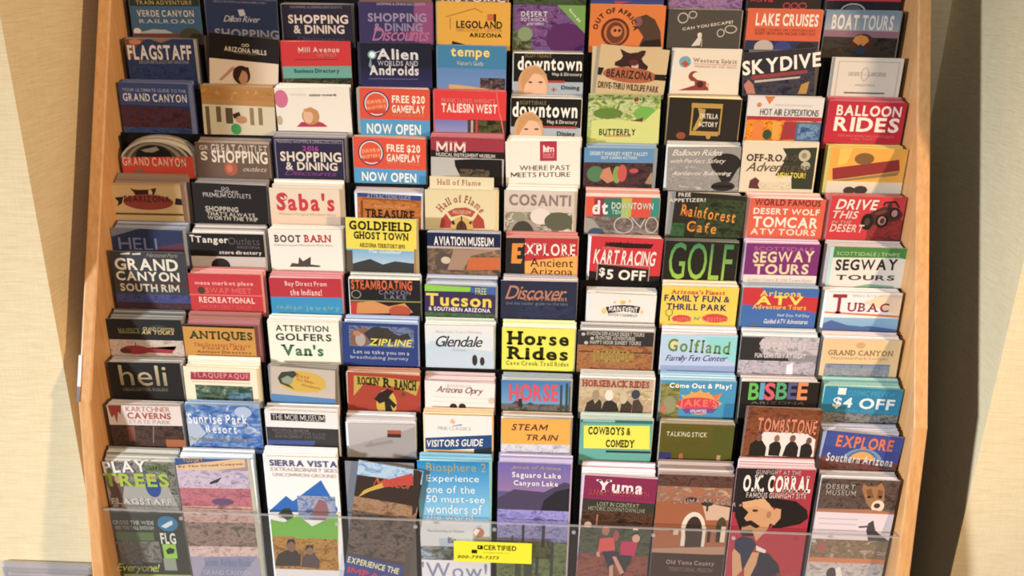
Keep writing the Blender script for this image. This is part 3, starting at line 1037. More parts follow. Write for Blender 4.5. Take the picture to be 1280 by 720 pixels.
N 5c584a,8c8878,d0c8bc 1.4 30.1 93.2 228.7
E d8cec4 35.8 24.1 63.6 47.4
E 9c9484 2.9 39 50.5 95.6
E 44423a 8.3 42.4 42.9 95.6
E 5c5c4a 55.2 29.4 93.7 55.7
E 8c8c74 11.1 30.3 29.4 43.6
T 8c7470 b 6.5 5 90.5 21.2|COSANTI
@ 4 6 161.5 -95.6 -464.3 100.2 -0.18 222.8 19.0 9.1 d85030 d0a8a0|striped downtown brochure above a bicycle photo
R 8c3448 11.3 1.8 25.1 28.6
R 2c7468 25.1 1.4 48.4 28.2
R a8b440 48.4 1 62.1 27.8
R cc4838 62.1 0.5 88.5 27.3
R 2c8880 88.5 0.1 100.2 26.8
O e4d8d0 9.4 16.2 17.9 25 1.3
R e4d8d0 16.5 5.1 18.2 23.8
N 5c5450,706864,8c847c 0 27.9 100.2 222.8
P 98948c 0 29.7 8.8 30.7 26.8 50.3 0 50.9
O b4aca4 39.1 27 66.4 51.5 1.7
O b4aca4 81.7 26.5 100 50.1 1.7
P b4aca4 61.9 28.3 63.6 27.6 75.4 40.2 81.1 28.9 82.4 29.8 76.1 43.5
E 3c506c 4.4 43.9 26.9 59.6
T ecdcd4 b 9.1 5.1 30.3 24.8|dt
T c8d0c0 b 35.1 7.3 91.5 16.6|DOWNTOWN
T a0c8b0 b 35.6 17.8 57.2 24|TEMPE
@ 4 7 270.0 -97.2 -402.0 95.9 3.06 168.7 10.0 0.0 2c2a22 98948c|dark jungle brochure with orange wavy lettering
N 2c3424,3c4c30,24261e 33.2 6.5 95.9 168.7
N 305034,3c6040,24301e -2.7 44 18.4 168.7
E c04428 14.3 24.4 20.6 32.1
E 6c3c20 25.7 44.4 36.2 53.2
T c8c4bc b@4 3.6 0.6 20.2 7.1|FREE
T c8c4bc b@5 -8 6.4 41.1 15.8|APPETIZER!
T d0882c s@-4 9.9 16.6 84.7 38.4|Rainforest
T cc8430 s@-2 21 39.2 61.5 55.9|Cafe
@ 4 8 381.5 -95.6 -464.3 101.3 0.26 225.8 19.0 4.7 d4583c d8a8a0|orange ATV tours brochure headed WORLD FAMOUS
T 5a2c34 b 6.4 0.6 94.7 9.7|WORLD FAMOUS
T f0d8c8 b 5.8 13.2 94.4 21.9|DESERT WOLF
T f4dccc b 6.7 25 94.5 40.5|TOMCAR
T ecccbc b 4.9 41.9 93 50.8|ATV TOURS
@ 4 9 488.1 -95.6 -464.2 99.6 0.29 231.8 19.0 0.5 c43038 b86060|red DRIVE THIS brochure with a dark buggy
N 7a3030,983634,5a2a28 54 31.2 99.6 231.8
P 2e2020 69.3 10.8 71.6 6.3 85.9 4.8 92.6 13.3 90.7 14.4 84.9 7.5 73.5 8.7 71.7 12.9
E 4a3030 75.2 7.7 81.8 14.8
P 4a2a26 47.2 28.9 58.3 19.8 71.7 12.9 90.7 14.4 98.4 22.9 95.6 30.7 77.6 35.6 55.4 40.8
E 201c1c 44 23.3 60.7 46.3
E 4c3a38 48.6 29.4 56.1 39.9
E 201c1c 62.6 23.8 79.7 42.4
E a87468 66.3 26.6 77.1 39.3
E 4c3434 68.8 29.2 74.6 36.7
E 241e1e 80.5 14.6 92.3 29.2
E b08074 82.6 17 90.7 27
P 6c3430 58.8 23.1 72.4 17.2 79 19.2 65.4 25
T ecd8d0 i 7 4.3 64 18.3|DRIVE
T e0c0b8 i 4.5 20.3 39.3 31.2|THIS
T d08c84 i 4.4 34 31.5 38.4|IN THE
T e0bcb4 i 3.5 39.1 49.6 50.1|DESERT
@ 5 0 -491.4 -120.0 -522.4 99.8 0.27 225.8 19.0 6.3 2e3b60 788090|dark blue brochure with thin outlined HELI letters
P 707888 0 0 99.8 0 99.8 1.2 40.1 0.4 2 12.2 0 12.3
P 2a3458 2 12.2 40.2 -0.2 99.8 1.7 99.8 19.3 60.7 27.3 -1.1 33.9
P 5a3048 60.8 26.1 99.8 18.1 99.8 225.8 60.7 225.8
T 707c9c n 8.8 13.3 62.5 30.4|HELI
@ 5 1 -379.4 -120.0 -522.4 103.5 -0.26 221.6 19.0 9.5 201e1f b0aca8|black outlets store directory with white title
R c0b8b0 0 32.8 103.5 221.6
E 28221f 27.2 35.3 53.6 57.2
T d8d0c4 b 8.4 3.8 54.1 16.2|Tanger
T 5c5854 n 54 5 97.4 15.2|Outlets
T 6c6864 n 65 16.8 97.7 20.7|ARIZONA
T d4ccc0 b 40.2 23.9 99.1 30.7|store directory
T d8d0c4 b 1.1 2.2 7.7 12.3|T
@ 5 2 -267.7 -120.0 -521.8 99.9 -0.98 230.4 19.0 1.2 e6e0d6 e0dad0|white brochure with black and red western store name
P 4c4440 25.2 54.2 29 48.5 37.7 49.5 39.7 39.2 44.5 46 56 39 55 50.4 68 51.9 68.2 54.2
T 4a3c38 S 7.3 8 44.1 18.8|BOOT
T b8343c S 48.4 7.6 86.1 18.4|BARN
T 8c8480 n 6.4 20.8 87.6 24.9|America's Largest Western & Work Store
@ 5 3 -170.8 -120.0 -521.7 96.5 1.10 248.1 4.0 0.0 e0d03c b8bcc0|bright yellow GHOST TOWN brochure standing taller than its neighbours
G 7aa8cc,b8ccd8 0 44.3 93.2 248.1
P 3a3c3c 0 68.8 15.3 63.4 32.7 58 49.9 65.2 67.2 59.8 93.1 62 93.3 248.1 0 248.1
R a87440 93.2 41.1 96.5 248.1
R 5a5044 0 46.3 8.4 248.1
T 28240c S 4.9 3.7 90.2 16.9|GOLDFIELD
T 2c280e S 10.9 18.7 85.8 29.8|GHOST TOWN
T 4c4618 s 18.5 35.1 80.4 41.4|ARIZONA TERRITORY 1893
T e0e8ec h 30.8 44.4 76 48.9|The Goldfield
@ 5 4 -53.5 -120.0 -522.6 99.8 -0.04 231.6 15.6 0.0 202848 a8acbc|navy AVIATION MUSEUM brochure above an orange photo
R 20284a 0 0 99.8 18.3
R b4a4a0 0 19.1 99.8 23.2
N 48403c,6c5c50,8c7058 0 22.3 99.8 231.6
E 544c44 10 28.4 35.8 53.4
E c8b8a0 18.6 34 31.5 44.2
P c06430 53 52.5 57.3 34.2 99.8 33 99.8 51.2
P a0826c 36 23.6 97.9 21.9 59.5 31.9 48.7 52.6 27.1 53.3
T e4e0dc b 9.2 4.9 90.5 17.8|AVIATION MUSEUM
@ 5 5 54.4 -120.0 -522.2 97.3 -0.50 227.0 19.0 3.9 b82c34 c8847c|red and black EXPLORE brochure about ancient times
R 28282c 0 0 25.8 227
P dca048 25.8 33.2 98.1 23.9 99.2 57.9 26.2 59.4
P d8862c 8.5 7.8 24.5 7.5 22.4 13.1 16 13.2 15.6 18.8 20.3 18.7 20 24.3 15.1 24.4 15.1 30.1 22.6 29.9 20.5 36.7 7.2 36.5
T f0dcd0 s 25.6 7.2 94.2 24.7|XPLORE
T 3a2018 n 33.3 28.7 92 40.9|Ancient
T 3a2018 n 33.5 42.2 91.3 52.2|Arizona
@ 5 6 162.6 -120.0 -521.6 96.8 1.26 230.9 14.1 0.0 c42c34 d8c8c4|red KART RACING brochure with a five dollar offer
P 2a2020 17.4 13.2 24.9 8.4 83.9 8.3 81.3 14.4 43.4 15.2
P 28201f 7.9 50.8 0 49.9 0 230.9 96.8 230.9 96.8 52.8 82.9 53.8
P 28201f 10.9 39.8 82 44.3 82.2 58.4 9.5 58.7
Q a09890 10.4 38.7 82.3 69.3 1.3
T 301c1c i 18.8 6 83.9 12.6|autobahn racing
T d88078 n 16 14.8 44.5 17.7|INDOOR
T f4dcd4 i 4.7 18.4 89.3 39.2|KART RACING
T e4dcd4 b 13.9 44.6 21.8 58.2|$
T e4dcd4 b 24.2 46.4 77.4 61.1|5 OFF
@ 5 7 265.6 -120.0 -522.0 98.5 0.73 228.0 15.3 0.0 26241f 7c8078|black GOLF brochure with tall green letters
V 3a7a54,98c04c n 7 1.9 92.1 54.8|GOLF
@ 5 8 378.1 -120.0 -522.4 98.8 -0.24 228.2 19.0 2.3 782c70 b8a0b4|purple SEGWAY TOURS brochure with cream letters
R dcd0c8 0 44.5 98.8 228.2
T b06c9c n 10.9 4.4 90.3 9.9|SCOTTSDALE
T dcc8a0 b@2 10.4 8.8 92.2 27.7|SEGWAY
T dcc8a0 b@1 13.3 27.8 86.7 43.9|TOURS
T a89ca0 n 5.5 49.2 94 53.9|Guided Tours & Old Town Rides
@ 5 9 490.3 -120.0 -522.4 101.6 0.19 226.4 19.0 3.8 d8d4cc b0a8ac|SEGWAY brochure with a green top and black letters
P 44803c 0 0 101.6 0 101.6 15.4 93.6 13.6 0 15.4
R a8d0cc 0 0 4.5 226.4
P 7ca888 29.6 58.4 58.1 51.8 92.1 54 92.6 56.5
T a8c898 n 9 6.7 92.7 13.4|SCOTTSDALE | TEMPE
T 2c2824 b@2 9.6 15 92.1 33.9|SEGWAY
T 44403c b@1 12.8 38.4 91.1 47.4|TOURS
@ 6 0 -482.4 -144.3 -580.6 103.5 0.17 258.6 4.0 0.0 3c3e44 4c4a46|dark GRAND CANYON SOUTH RIM brochure on the left end
P c4c0b4 14.4 2.8 27.6 0.9 27.1 4 14.2 4.4
P c4c0b4 30.6 2.3 42.6 0.8 42.2 4 30.3 4.4
R 54302c 0 44.2 103.5 48.3
R 383850 0 60.4 103.5 258.6
N 3c4478,4c5080,2c3050 0 61.1 103.5 75.1
N 4c3034,38303c,5c3c3c 0 73.4 103.5 258.6
T 8c8880 h 49.6 1 93.8 6.7|National Park
T dcd6c4 b 4.5 9.1 91.8 26.6|GRAND
T dcd6c4 b 4.3 28.1 92 41.8|CANYON
T c4c0b0 b 7.8 45.9 90 57.4|SOUTH RIM
@ 6 1 -379.0 -144.3 -580.5 101.3 -0.30 229.7 19.0 3.8 c03038 c88480|red market place brochure with white RECREATIONAL line
E 4c3c28 12.3 19 22.5 29.4
R e07068 0 30 101.3 31.4
T e8a8a0 b 9.7 10.2 90.4 17.6|mesa market place
T d85c5c b 23.1 19.7 87.3 28|SWAP MEET
T ecc4bc b 12.8 33.6 90.3 42.4|RECREATIONAL
T d86060 n 14.9 45.3 85 50.6|FACTORY DIRECT VEHICLES
@ 6 2 -265.9 -144.3 -580.1 98.7 -0.78 226.4 19.0 5.3 b42c38 c88088|red and blue Buy Direct brochure
R 2c8cc0 0 27.3 98.7 226.4
T e8c8c0 s 21.2 4 79.3 13.1|Buy Direct From
T e8c8c0 s 27.9 15.4 71.6 25|the Indians!
T 6ca8a0 s 7.7 38.8 94.8 48.8|Indian Jewelry
@ 6 3 -158.3 -144.3 -580.5 97.0 -0.27 228.3 19.0 4.2 242222 d0d4d0|black STEAMBOATING brochure with orange title
O 8c8884 1.6 15.8 15.4 28.4 1.3
R 8c8c54 0 30.6 97 32.4
P b83434 0 33.7 10.1 33 18.2 44.3 0 54.2
P c8884c 10 34.1 31.7 31.2 53 38.8 74.7 33.6 86.1 47.2 7 51.6
E b04c34 52.7 37.2 82.9 54.6
T cc6038 S 2.3 0.1 85.8 15.1|STEAMBOATING
T 74788c s 39.8 15.1 83.7 21.5|CANYON
T 74788c s 47 22 77.1 28.4|LAKE
@ 6 4 -59.3 -144.3 -580.1 96.7 0.73 222.0 19.0 10.8 3c3058 9098a8|purple Tucson brochure with yellow title and green strip
P 84c43c 0 0 69.1 1.4 60.7 8.1 0 9.3
P 3c64a0 62.3 1.7 96.7 -2.1 96.7 11.6 86.3 10.9 61.8 8.5
N 3c5a34,54704c,34462c 0 40.1 96.7 222
T c8c858 n 69.2 2.2 84.1 11.3|FREE
T e4c440 b 1.4 11.9 91.1 30.3|Tucson
T dcd4dc b 5.2 31.6 89.9 37.6|& SOUTHERN ARIZONA
@ 6 5 51.7 -144.3 -580.4 103.5 -0.35 232.2 19.0 3.0 2c3046 d0ccd0|dark blue Discover brochure with copper script
N 2a2f48,343a54,222638 23.3 36.1 103.5 232.2
T b4785c h 6.1 6.9 89.7 26.8|Discover
T b4785c s 31.6 21.3 90 28.1|Lake Pleasant
T 6c7890 n 7.2 30 91.3 36|and the insider guide to the lake
@ 6 6 159.8 -144.3 -579.6 89.3 1.42 216.3 19.0 2.9 dcdad6 b0b0ac|white brochure with a small black banner and stars
P 2c2a2c 21.7 20.1 33.1 17.2 44.7 15.8 57.4 15.8 68.6 17.5 66.9 26.8 45.5 25.2 25.6 29.1
E dcb048 40.5 9 48.1 14.9
E dcb860 31.7 10.5 35 14.2
E dcb860 51.8 8 55.2 11.7
E dcc080 16.2 21.4 23.4 30.1
E dcc080 68.8 21.9 73.4 27.2
T e4e0dc b 26.2 18.1 65.3 25.9|MAIN EVENT
T 98948c n 25.8 28.6 66.1 32.8|ENTERTAINMENT
@ 6 7 267.1 -144.3 -580.6 102.3 0.13 230.5 19.0 3.0 ecc43c d8ccb8|yellow FAMILY FUN and THRILL PARK brochure
E c84038 15.8 41.1 42.4 51.9
E c84038 56.5 38 91.7 51.1
O 54703c 6.6 32.5 16.7 43.9 1.1
R 6c8044 11.1 42.8 13.2 50.2
T c44834 S 11.8 4 84.2 10.8|Arizona's Finest
T 283460 b 3.5 12 91.4 21.5|FAMILY FUN &
T 283460 b 7.2 24.4 88.5 33.8|THRILL PARK
T e0706c s 16.4 42.2 41.8 51|Castles
T 3c9c98 b 46 42.7 54.4 48.4|N'
T e0706c s 57.6 40.3 90.9 49.4|Coasters
@ 6 8 376.1 -144.3 -580.4 100.6 -0.33 231.8 19.0 0.7 3c68ac a8bcc8|blue and red Arizona ATV brochure with yellow title
P c02c34 0 0 27.1 0.6 19 22.2 0 25.3
P c02c34 82.5 12 100.6 13.3 100.6 35.9 86.8 29.6
P c02c34 0 9.1 100.6 12.2 100.6 33.7 0 23.7
P 6c6450 14 54.4 19.9 50.8 26.6 54.1
T e4b43c b 22.7 3.4 77.7 11.9|Arizona
T f0d048 b 18.2 11.3 81 24.1|ATV
T e0b040 b 14.4 23.7 86.3 30.5|Adventure Tours
T d8dce4 n 49.3 36.8 92.1 41.9|Half Day, Full Day
T d8dce4 i 31.9 44.4 91.1 51.3|Guided ATV Adventures
@ 6 9 488.4 -144.3 -580.2 100.0 -0.62 228.5 19.0 0.7 e4e0e4 d8d8dc|white TUBAC brochure with dark red title over blue hills
P e4ccac 75.5 1 100 1.6 100 32 48.6 15
P d07c4c 0 27.7 100 32 100 35.4 0 30
G 88b0cc,6c90b8 0 36.4 100 228.5
P 4c649c 0 45.5 10.4 40.3 32.3 47.2 53.5 49.1 61.7 47.8 100 52.6 100 228.5 0 228.5
T 98283c s 8.4 2.6 27.1 31|T
T 94303c s 28.8 14.4 84.7 27.5|UBAC
T c0b8bc n 33.8 2.3 99.7 7.4|Where Art & History Meet
@ 7 0 -487.3 -168.7 -638.5 103.5 -0.42 227.5 19.0 7.9 262728 6c6e6c|black AIR TOURS brochure with a red helicopter
R 8c885c 15.2 19.4 44.7 20.6
E 3c3c3c 60.1 7.6 81.8 13.5
N b8a8a0,c8bab0,a8988c 0 30.5 103.5 227.5
E 983438 15.7 39 55.3 52.4
P 983438 51.4 42.2 90.4 44.7 93.4 38.7 85.4 50.1 50.4 49.3
R 4c4440 35.6 34.3 36.9 41.4
E 5c3030 13.3 42.9 28.8 51.3
T 8c885c n 15.3 12.8 45.2 20.3|MAVERICK
T b0a880 i 49.8 11.1 93.4 16.5|GRAND CANYON
T c8b070 i 46.9 16.1 92.7 21.7|AIR TOURS
@ 7 1 -386.5 -168.7 -638.7 99.1 0.14 222.3 19.0 14.0 c48c38 8c4c50|gold ANTIQUES brochure at the front of a thick red stack
P 28201f 0 0 99.1 0 99.1 3.5 0 3
E c48c38 93.6 5.9 97.9 21.6
T 3c4420 S 7.8 8.6 95.7 23.2|ANTIQUES
T a85c30 s 12.8 26.2 91.3 32.1|The Greatest Place to
T a05830 s 24.3 32 83.2 36.3|Find It All
T 7c4c28 s 16 37.9 92.5 42.9|Antique Directory
@ 7 2 -267.7 -168.7 -638.6 97.3 -0.34 231.1 19.0 4.4 e4e4d4 e8e8dc|cream ATTENTION GOLFERS brochure
T 3c4038 b 10.9 5.1 83.3 14.4|ATTENTION
T 3c4038 b 9.8 17.4 86.8 28.3|GOLFERS
T 3c7048 S 16.1 33.8 74.3 51.1|Van's
@ 7 3 -165.7 -168.7 -638.4 103.1 0.55 231.9 19.0 5.5 2c4080 98b0d8|blue ZIPLINE brochure with a rock formation photo
N 4c5874,7488a8,3c4868 8.7 4.5 97.5 34.8
P 7c5c4c 9.3 34.3 11.2 13.2 29.6 5.5 42.1 14.2 37.6 23.7 33 33.3
P 3c3838 29.3 14.8 42.4 5 61.5 6.5 76.2 17.5 89.1 12.3 93.2 21.4 41.6 32.9
E a89c98 17.2 15 31.1 34.8
E b07860 14.3 11.7 25 19.8
T dccc48 i 35.3 22.6 95.7 32.8|ZIPLINE
T c4ccdc n 14.2 40 90.8 47.5|Let us take you on a
T b4bccc n 9.6 48.6 89.6 55|breathtaking journey
@ 7 4 -53.1 -168.7 -638.3 93.1 -0.73 232.3 19.0 3.7 d0d8dc c0ccc4|pale Glendale brochure with black script title
G dcdcdc,ccd8e0 0 0 93.1 24.7
P b8ccdc 0 30.3 8.9 23.1 40.7 31.8 89.7 37.9 93.1 33.1 93.1 232.3 0 232.3
E 3c3434 63.5 43 70.8 59.6
E 3c3434 74.2 46.3 80.6 59.3
T c0bcbc n 14.6 7.4 77.2 12.7|Black Lake Every Morning
T 2c2c34 h 14.2 15.4 78.1 31.7|Glendale
T b0b4bc n 35.9 34.1 55.6 38.3|Arizona
@ 7 5 51.3 -168.7 -638.8 97.9 -0.06 231.9 19.0 5.0 dcdc44 e8e8b0|yellow Horse Rides brochure with big black slab letters
T 28280c S 6.5 4.7 90.6 25.5|Horse
T 28280c S 6.8 27.4 90.2 47.1|Rides
T 6c6c1c s 5.9 48.9 91.4 55.6|Cave Creek Trail Rides
@ 7 6 155.3 -168.7 -638.8 101.6 0.07 230.5 19.0 6.6 343232 a0a0a0|black and brown off road tours brochure with three white lines
E b8b4ac 4.4 2.7 9.7 7.3
E b8b4ac 16.7 8.5 21.7 12.9
E b8b4ac 8.6 15 14.1 20.1
N 8c5c3c,a4744c,704a34 0 20.6 101.6 230.5
E 94743c 18.6 26.1 78.9 47.1
R 5c3828 2.5 29.4 101.6 31.2
T b8b4ac b 11.8 0.6 88.8 6.3|H MOON OFF-ROAD DESERT TOURS
T b8b4ac b 23.6 6.8 76.7 12.3|FRONTIER ADVENTURES
T b8b4ac b 16.6 13.2 84.9 19|HAPPY HOUR SUNSET TOURS
T a88c44 s 21.8 27.7 75.7 44.7|STAGECOACH
@ 7 7 272.3 -168.7 -637.8 100.9 -1.19 228.2 19.0 6.5 9cc4d4 c8c4cc|pastel family fun centre brochure with green lettering
G a8cce0,b4b4dc 0 0 100.9 228.2
P 84ccd0 56.4 2.4 100.9 3.1 100.9 42.4 70.6 24.2
E d8c8a0 9.1 5.9 23.7 20.2
R 8ca0cc 0 45.4 100.9 228.2
T 5c843c s@-3 8.9 4.8 92.9 28.6|Golfland
T 4c4470 h 6.2 29.6 90.2 41.2|Family Fun Center
@ 7 8 375.1 -168.7 -638.9 103.5 0.02 229.6 19.0 5.8 84848c c0ccd0|black and white cemetery photo brochure
P 303032 0 1.1 29.7 1.3 25.3 17.5 35.2 31.1 64.4 30.1 69.7 39.3 18 45.7 0 41.5
N a8a4ac,c0bcc4,8c8890 31.1 0.1 103.5 25.3
E b8b0b4 24.5 2 61.8 18.1
N 9c98a4,b8b4c0,78747c 0 35.1 103.5 229.6
P e4e0ec 64.7 40.6 72.6 37.3 73.8 54.4 65.4 54.7
T c8c0c8 s 26.6 2.7 86.7 17.6|Sometimes
T dcd8dc s 20.3 24 87.9 30.9|FUN CEMETERY AT NIGHT
@ 7 9 486.1 -168.7 -638.5 103.0 -0.44 228.8 19.0 4.2 d8bc8c d4ccd0|tan GRAND CANYON brochure with a blue landscape strip
E c8a06c 43.5 3.5 55.8 12.6
R 6c7890 6.9 35.8 92.6 51
N 7888a4,8c94a8,54607c 6 37.7 92.3 51
N 98a0a8,7c8490,a8a8ac 5.7 42.3 92 228.8
T 8c6c48 s 7.9 15.4 93.6 23.2|GRAND CANYON
T b09470 n 13.2 25.5 87.7 30.2|National Park Lodges
@ 8 0 -481.2 -193.1 -696.2 100.5 -0.94 232.0 19.0 1.2 262423 a8a8a8|black heli brochure with silver lower case title
R 4c4840 16.1 40.6 78.6 42.3
V bcb094,8c8064 n 14.1 4.1 79.5 35.1|heli
T 6c685c n 16.2 38.2 78.7 43.5|HELICOPTER TOURS
@ 8 1 -382.8 -193.1 -696.5 100.8 0.55 228.2 19.0 9.3 e4dcc0 e8e0c4|cream brochure with a dark red title bar over a garden photo
P a03444 9.9 7.7 91.8 5.7 90.8 18.3 8.7 19.6
R c8c0a8 9.3 21.3 90.6 23.3
N 34483c,4c6450,8c907c 14.1 27.1 93.3 228.2
N 34545c,6c90a8,3c5c54 58.9 37 91.5 228.2
T dc8c90 s 12.5 7.5 89.2 17|TLAQUEPAQUE
@ 8 2 -275.0 -194.7 -648.7 88.0 2.80 184.5 14.2 0.0 bcb0a4 888684|beige outdoor store brochure with a yellow oval fish emblem
R 3a3834 0 0 88 -0.8
P c4a438 9.4 18.6 16.6 7.4 38 4.4 71.9 15.8 76 26.1 63.1 35.6 33.1 33.3 11.8 25.6
E c8a63c 10.2 4.5 75.3 36.9
P 3c4438 9.5 17.4 14.4 8.3 31.6 5 36.8 9.2 22.5 24.7 33.1 33.3 12.9 25.5
P 8c9484 14.2 18.2 22.8 12.8 31.3 16.8 26.8 26.7 16.1 24
P 4c80b4 0 42.1 88 43.2 88 184.5 0 184.5
T bc5c34 s@-8 34.6 8.2 52.7 15.8|Bass
T bc5c34 s@-8 35.5 15 59 23.8|Pro Shops
T bc5c34 s@-8 41.8 23.2 67.5 30.3|Outdoors
@ 8 3 -162.5 -193.1 -695.6 98.8 1.60 225.6 19.0 1.0 a43c2c d4a888|brick red RANCH brochure with a bucking horse rider
P b49c3c 8.4 4.9 45.6 4.9 98.8 8.7 93.6 30.5 64.8 18 47.7 19.5 24.2 13.4 7.8 35.9
E c4a43c 38.8 23.5 66.8 67
P 2c2420 35.7 38.9 43.3 28.8 54.1 22.2 62.6 25.2 56.1 35.2 66.8 46.6 62.5 51.7 53.9 40.2 43.1 45.7 38.9 41.1
P 2c2420 49.7 38 56.1 37.6 62.5 61.4 51.7 62.1
E 5c4c20 73.3 25.6 78.6 32.8
T 2c2818 S 13.2 5.5 43.5 18.3|ROCKIN'
T 2c2818 S 47.7 5.6 59.4 19.9|R
T 2c2818 S 63.7 7.1 93.5 23|RANCH
@ 8 4 -57.3 -193.1 -696.0 94.8 1.19 217.2 19.0 6.8 e4dcd8 c4a8ac|white music show brochure with brown script and a maroon edge behind
R d8ccc8 11.2 23.1 85.8 24.5
R d4c8c4 11.2 30.1 92.4 31.6
E 34302c 33.8 32.8 43.9 42.9
E 34302c 46 32.1 55.8 42.2
E c8b8a8 86 20.7 96.6 30.3
T c8bcb8 n 30.2 3.7 62.1 8|BARBARA'S
T 7c4c4c h 15 7 79.2 19.6|Arizona Opry
@ 8 5 52.7 -193.1 -696.4 93.7 -0.73 223.2 19.0 3.3 4c7cac a8b0b4|blue HORSE brochure with red letters and cactus skyline
G 4478b0,6c98c0 0 0 93.7 34.7
P 4c4c48 -1.1 40.6 13.8 35.5 22.3 28.1 26.6 40 39.4 32.5 50.1 38.2 0 45.4
N 44443c,746c64,54544c 0 35.9 93.7 223.2
R 3c4844 79.6 5.5 82.6 223.2
R 3c4844 87 3 90.2 223.2
R 4c5c58 91.3 7.6 94 223.2
P 3c2c28 22.4 40.1 23.4 28.1 27.6 26.8 28.8 39.9
T d44c5c b 10.6 5.1 76.9 31.2|HORSE
@ 8 6 158.1 -193.1 -697.0 99.4 0.03 230.0 19.0 5.6 b8a48c c0c4c4|HORSEBACK RIDES brochure with a row of riders
N b0a078,c8b89c,988a64 0 13.9 99.4 30
N b8a48c,a08c70,c8b8a0 0 27.6 99.4 230
P 3c342c 8.5 48.3 11.1 36.2 19.3 31.1 21.8 38.2 27.8 30.8 31.2 35.5 30.9 49.8 8.6 50.7
P 34302c 30.8 47.4 34.4 35.3 41.5 30.3 51.4 37.1 55.3 48.9 30.9 49.8
P 443830 56.3 48.9 57.7 36.9 65.8 31.8 72.6 38.7 71.3 50.8 56.5 51.3
P 4c3c34 72.3 49.5 73.2 31.6 80.4 28.9 87.5 40.6 87.2 51.4 72.4 51.9
E 98886c 18 16.8 27.5 33.4
E dcd4c8 34.8 16.2 46.4 32.7
E c0b098 55 17.8 65.5 36.8
E 3c4450 70.5 14.9 82 29.1
T a44434 S 3.5 1.8 93.5 12.3|HORSEBACK RIDES
@ 8 7 269.7 -193.1 -696.6 100.8 -0.49 230.5 19.0 4.9 3c90bc 98c0dc|blue Come Out and Play brochure with a sun burst
N 5c6840,7c7c4c,a08c50 0 4.5 26.1 230.5
E 8c8c68 5.6 23.3 22.4 49.4
E b8685c 0.8 37.7 9.2 48.5
P dca43c 23.5 36 32.4 28.7 28 20.5 38.3 23.8 41.3 15 48.1 20.5 53 12.3 59.3 19.7 64.8 15.3 69.2 23 83.2 16.7 77.4 28.6 84.1 33.2 77.2 38.1 22.7 39.6
E d8984c 28.6 16.3 78.8 50.7
E c83c44 23.4 24.6 79.9 43.6
P d8702c 69.5 21.8 82.7 17.2 75.3 28.7
P 6c4890 30.2 41.8 78.5 40.5 71.8 47.8 36 49.3
T e86c64 b 26.5 27 77.9 41.7|JAKE'S
T d8cce4 b 42.1 42.6 64.1 47.4|UNLIMITED
T ecf0ec b 11.7 3.4 94.2 12.8|Come Out & Play!
@ 8 8 379.2 -193.1 -696.3 103.5 -0.82 232.4 19.0 1.0 26221f d4d0d0|black BISBEE brochure with multicoloured letters
T 5cb44c b 10.8 1.8 24.9 27.5|B
T 5c9cc4 b 25.3 1.5 31.5 26.8|I
T d45868 b 31.5 1.3 46 27.5|S
T 50a074 b 47.2 0.6 62.1 26.2|B
T 545888 b 62.5 0.3 74.4 25.5|E
T dc8454 b 75.3 -0 88.9 26.1|E
T 6c6864 n 15.1 29.2 86.9 33.4|ARIZONA
@ 8 9 482.2 -193.1 -695.8 103.5 1.34 226.9 19.0 7.8 1f80a8 7cb0a8|blue brochure offering a $4 OFF discount
R d4e4e4 17.7 1.3 28.4 11.4
N 54585c,8c8c88,3c4440 0 38.5 103.5 226.9
T 4c9cbc n 30.8 4.1 93.3 12.2|COSMIC PREVIEW
T d8e4e8 b 13.5 15.1 39.3 32.5|$4
T d8e4e8 b 48.5 14.8 95.2 31.2|OFF
T 50a0c0 n 17.6 32.4 89.9 36.6|GENERAL ADMISSION
@ 9 0 -478.6 -217.5 -754.4 101.2 -0.83 237.3 18.0 0.0 d8ccc8 c0bcb8|white and brown CAVERNS brochure
P a84440 1.7 0.2 20.6 -0.2 17.6 14.3 14.7 9.5 10.7 27.7 8.5 14.5 4.5 19.4 2.8 9.8
N 3c2c28,54403a,2a2422 0 30.1 101.2 237.3
P 7c4c40 23.1 32.3 34 32.1 32.6 55.4 23.9 55.6
P 8c8480 60.2 30.7 61.3 30.7 57.5 57.3 56.4 57.3
R a4603c 74.7 51.7 101.2 237.3
T b4705c n 26.1 1.4 86.6 9.1|KARTCHNER
T a45040 b 26.7 10.5 86.7 20.2|CAVERNS
T b4a4a0 n 27.4 21.6 85.4 27.9|STATE PARK
@ 9 1 -371.7 -217.5 -754.6 101.5 -0.53 242.2 13.8 0.0 5478b4 98b8e0|blue Sunrise Park brochure with clouds
N 3c64a8,6484b8,9cacc4 0 0 101.5 242.2
P a8b4cc 0 20.6 14.1 25 24.8 44.1 0.7 64.4 0 64.7
E a8b8d8 67.3 1.6 90.9 18.4
T dce4ec s 1.9 13.3 84.5 29.5|Sunrise Park
T d8e0ec s 24.5 30.1 67.8 43.5|Resort
T 90884c h 0.8 49.7 85.7 57.3|The Highest Family Adventure
@ 9 2 -267.3 -217.5 -754.8 98.8 0.31 237.0 19.0 2.5 3a3a3c e0e0e0|white topped MUSEUM brochure with a black label strip
R dcdcdc 0 0 98.8 25.5
R 282626 7.4 4.2 81.8 15.3
P 445890 0 46 66.5 44.9 63.9 52.9 0 55.9
T c4c0bc n 9.2 5.2 80.5 14.3|THE MOB MUSEUM
T 787674 n 8.3 27.8 57.8 31.7|NATIONAL MUSEUM
T 6c6a68 n 11.2 32.1 81.2 36|ORGANIZED CRIME & LAW
T 6c6a68 n 11.9 37 79.8 41.9|ENFORCEMENT LAS VEGAS
@ 9 3 -156.3 -217.5 -754.8 92.0 -0.35 221.5 19.0 9.4 a8a4a4 b8b8bc|silver grey brochure with a small dark red box
G b4b0b0,a09c9c 0 0 92 221.5
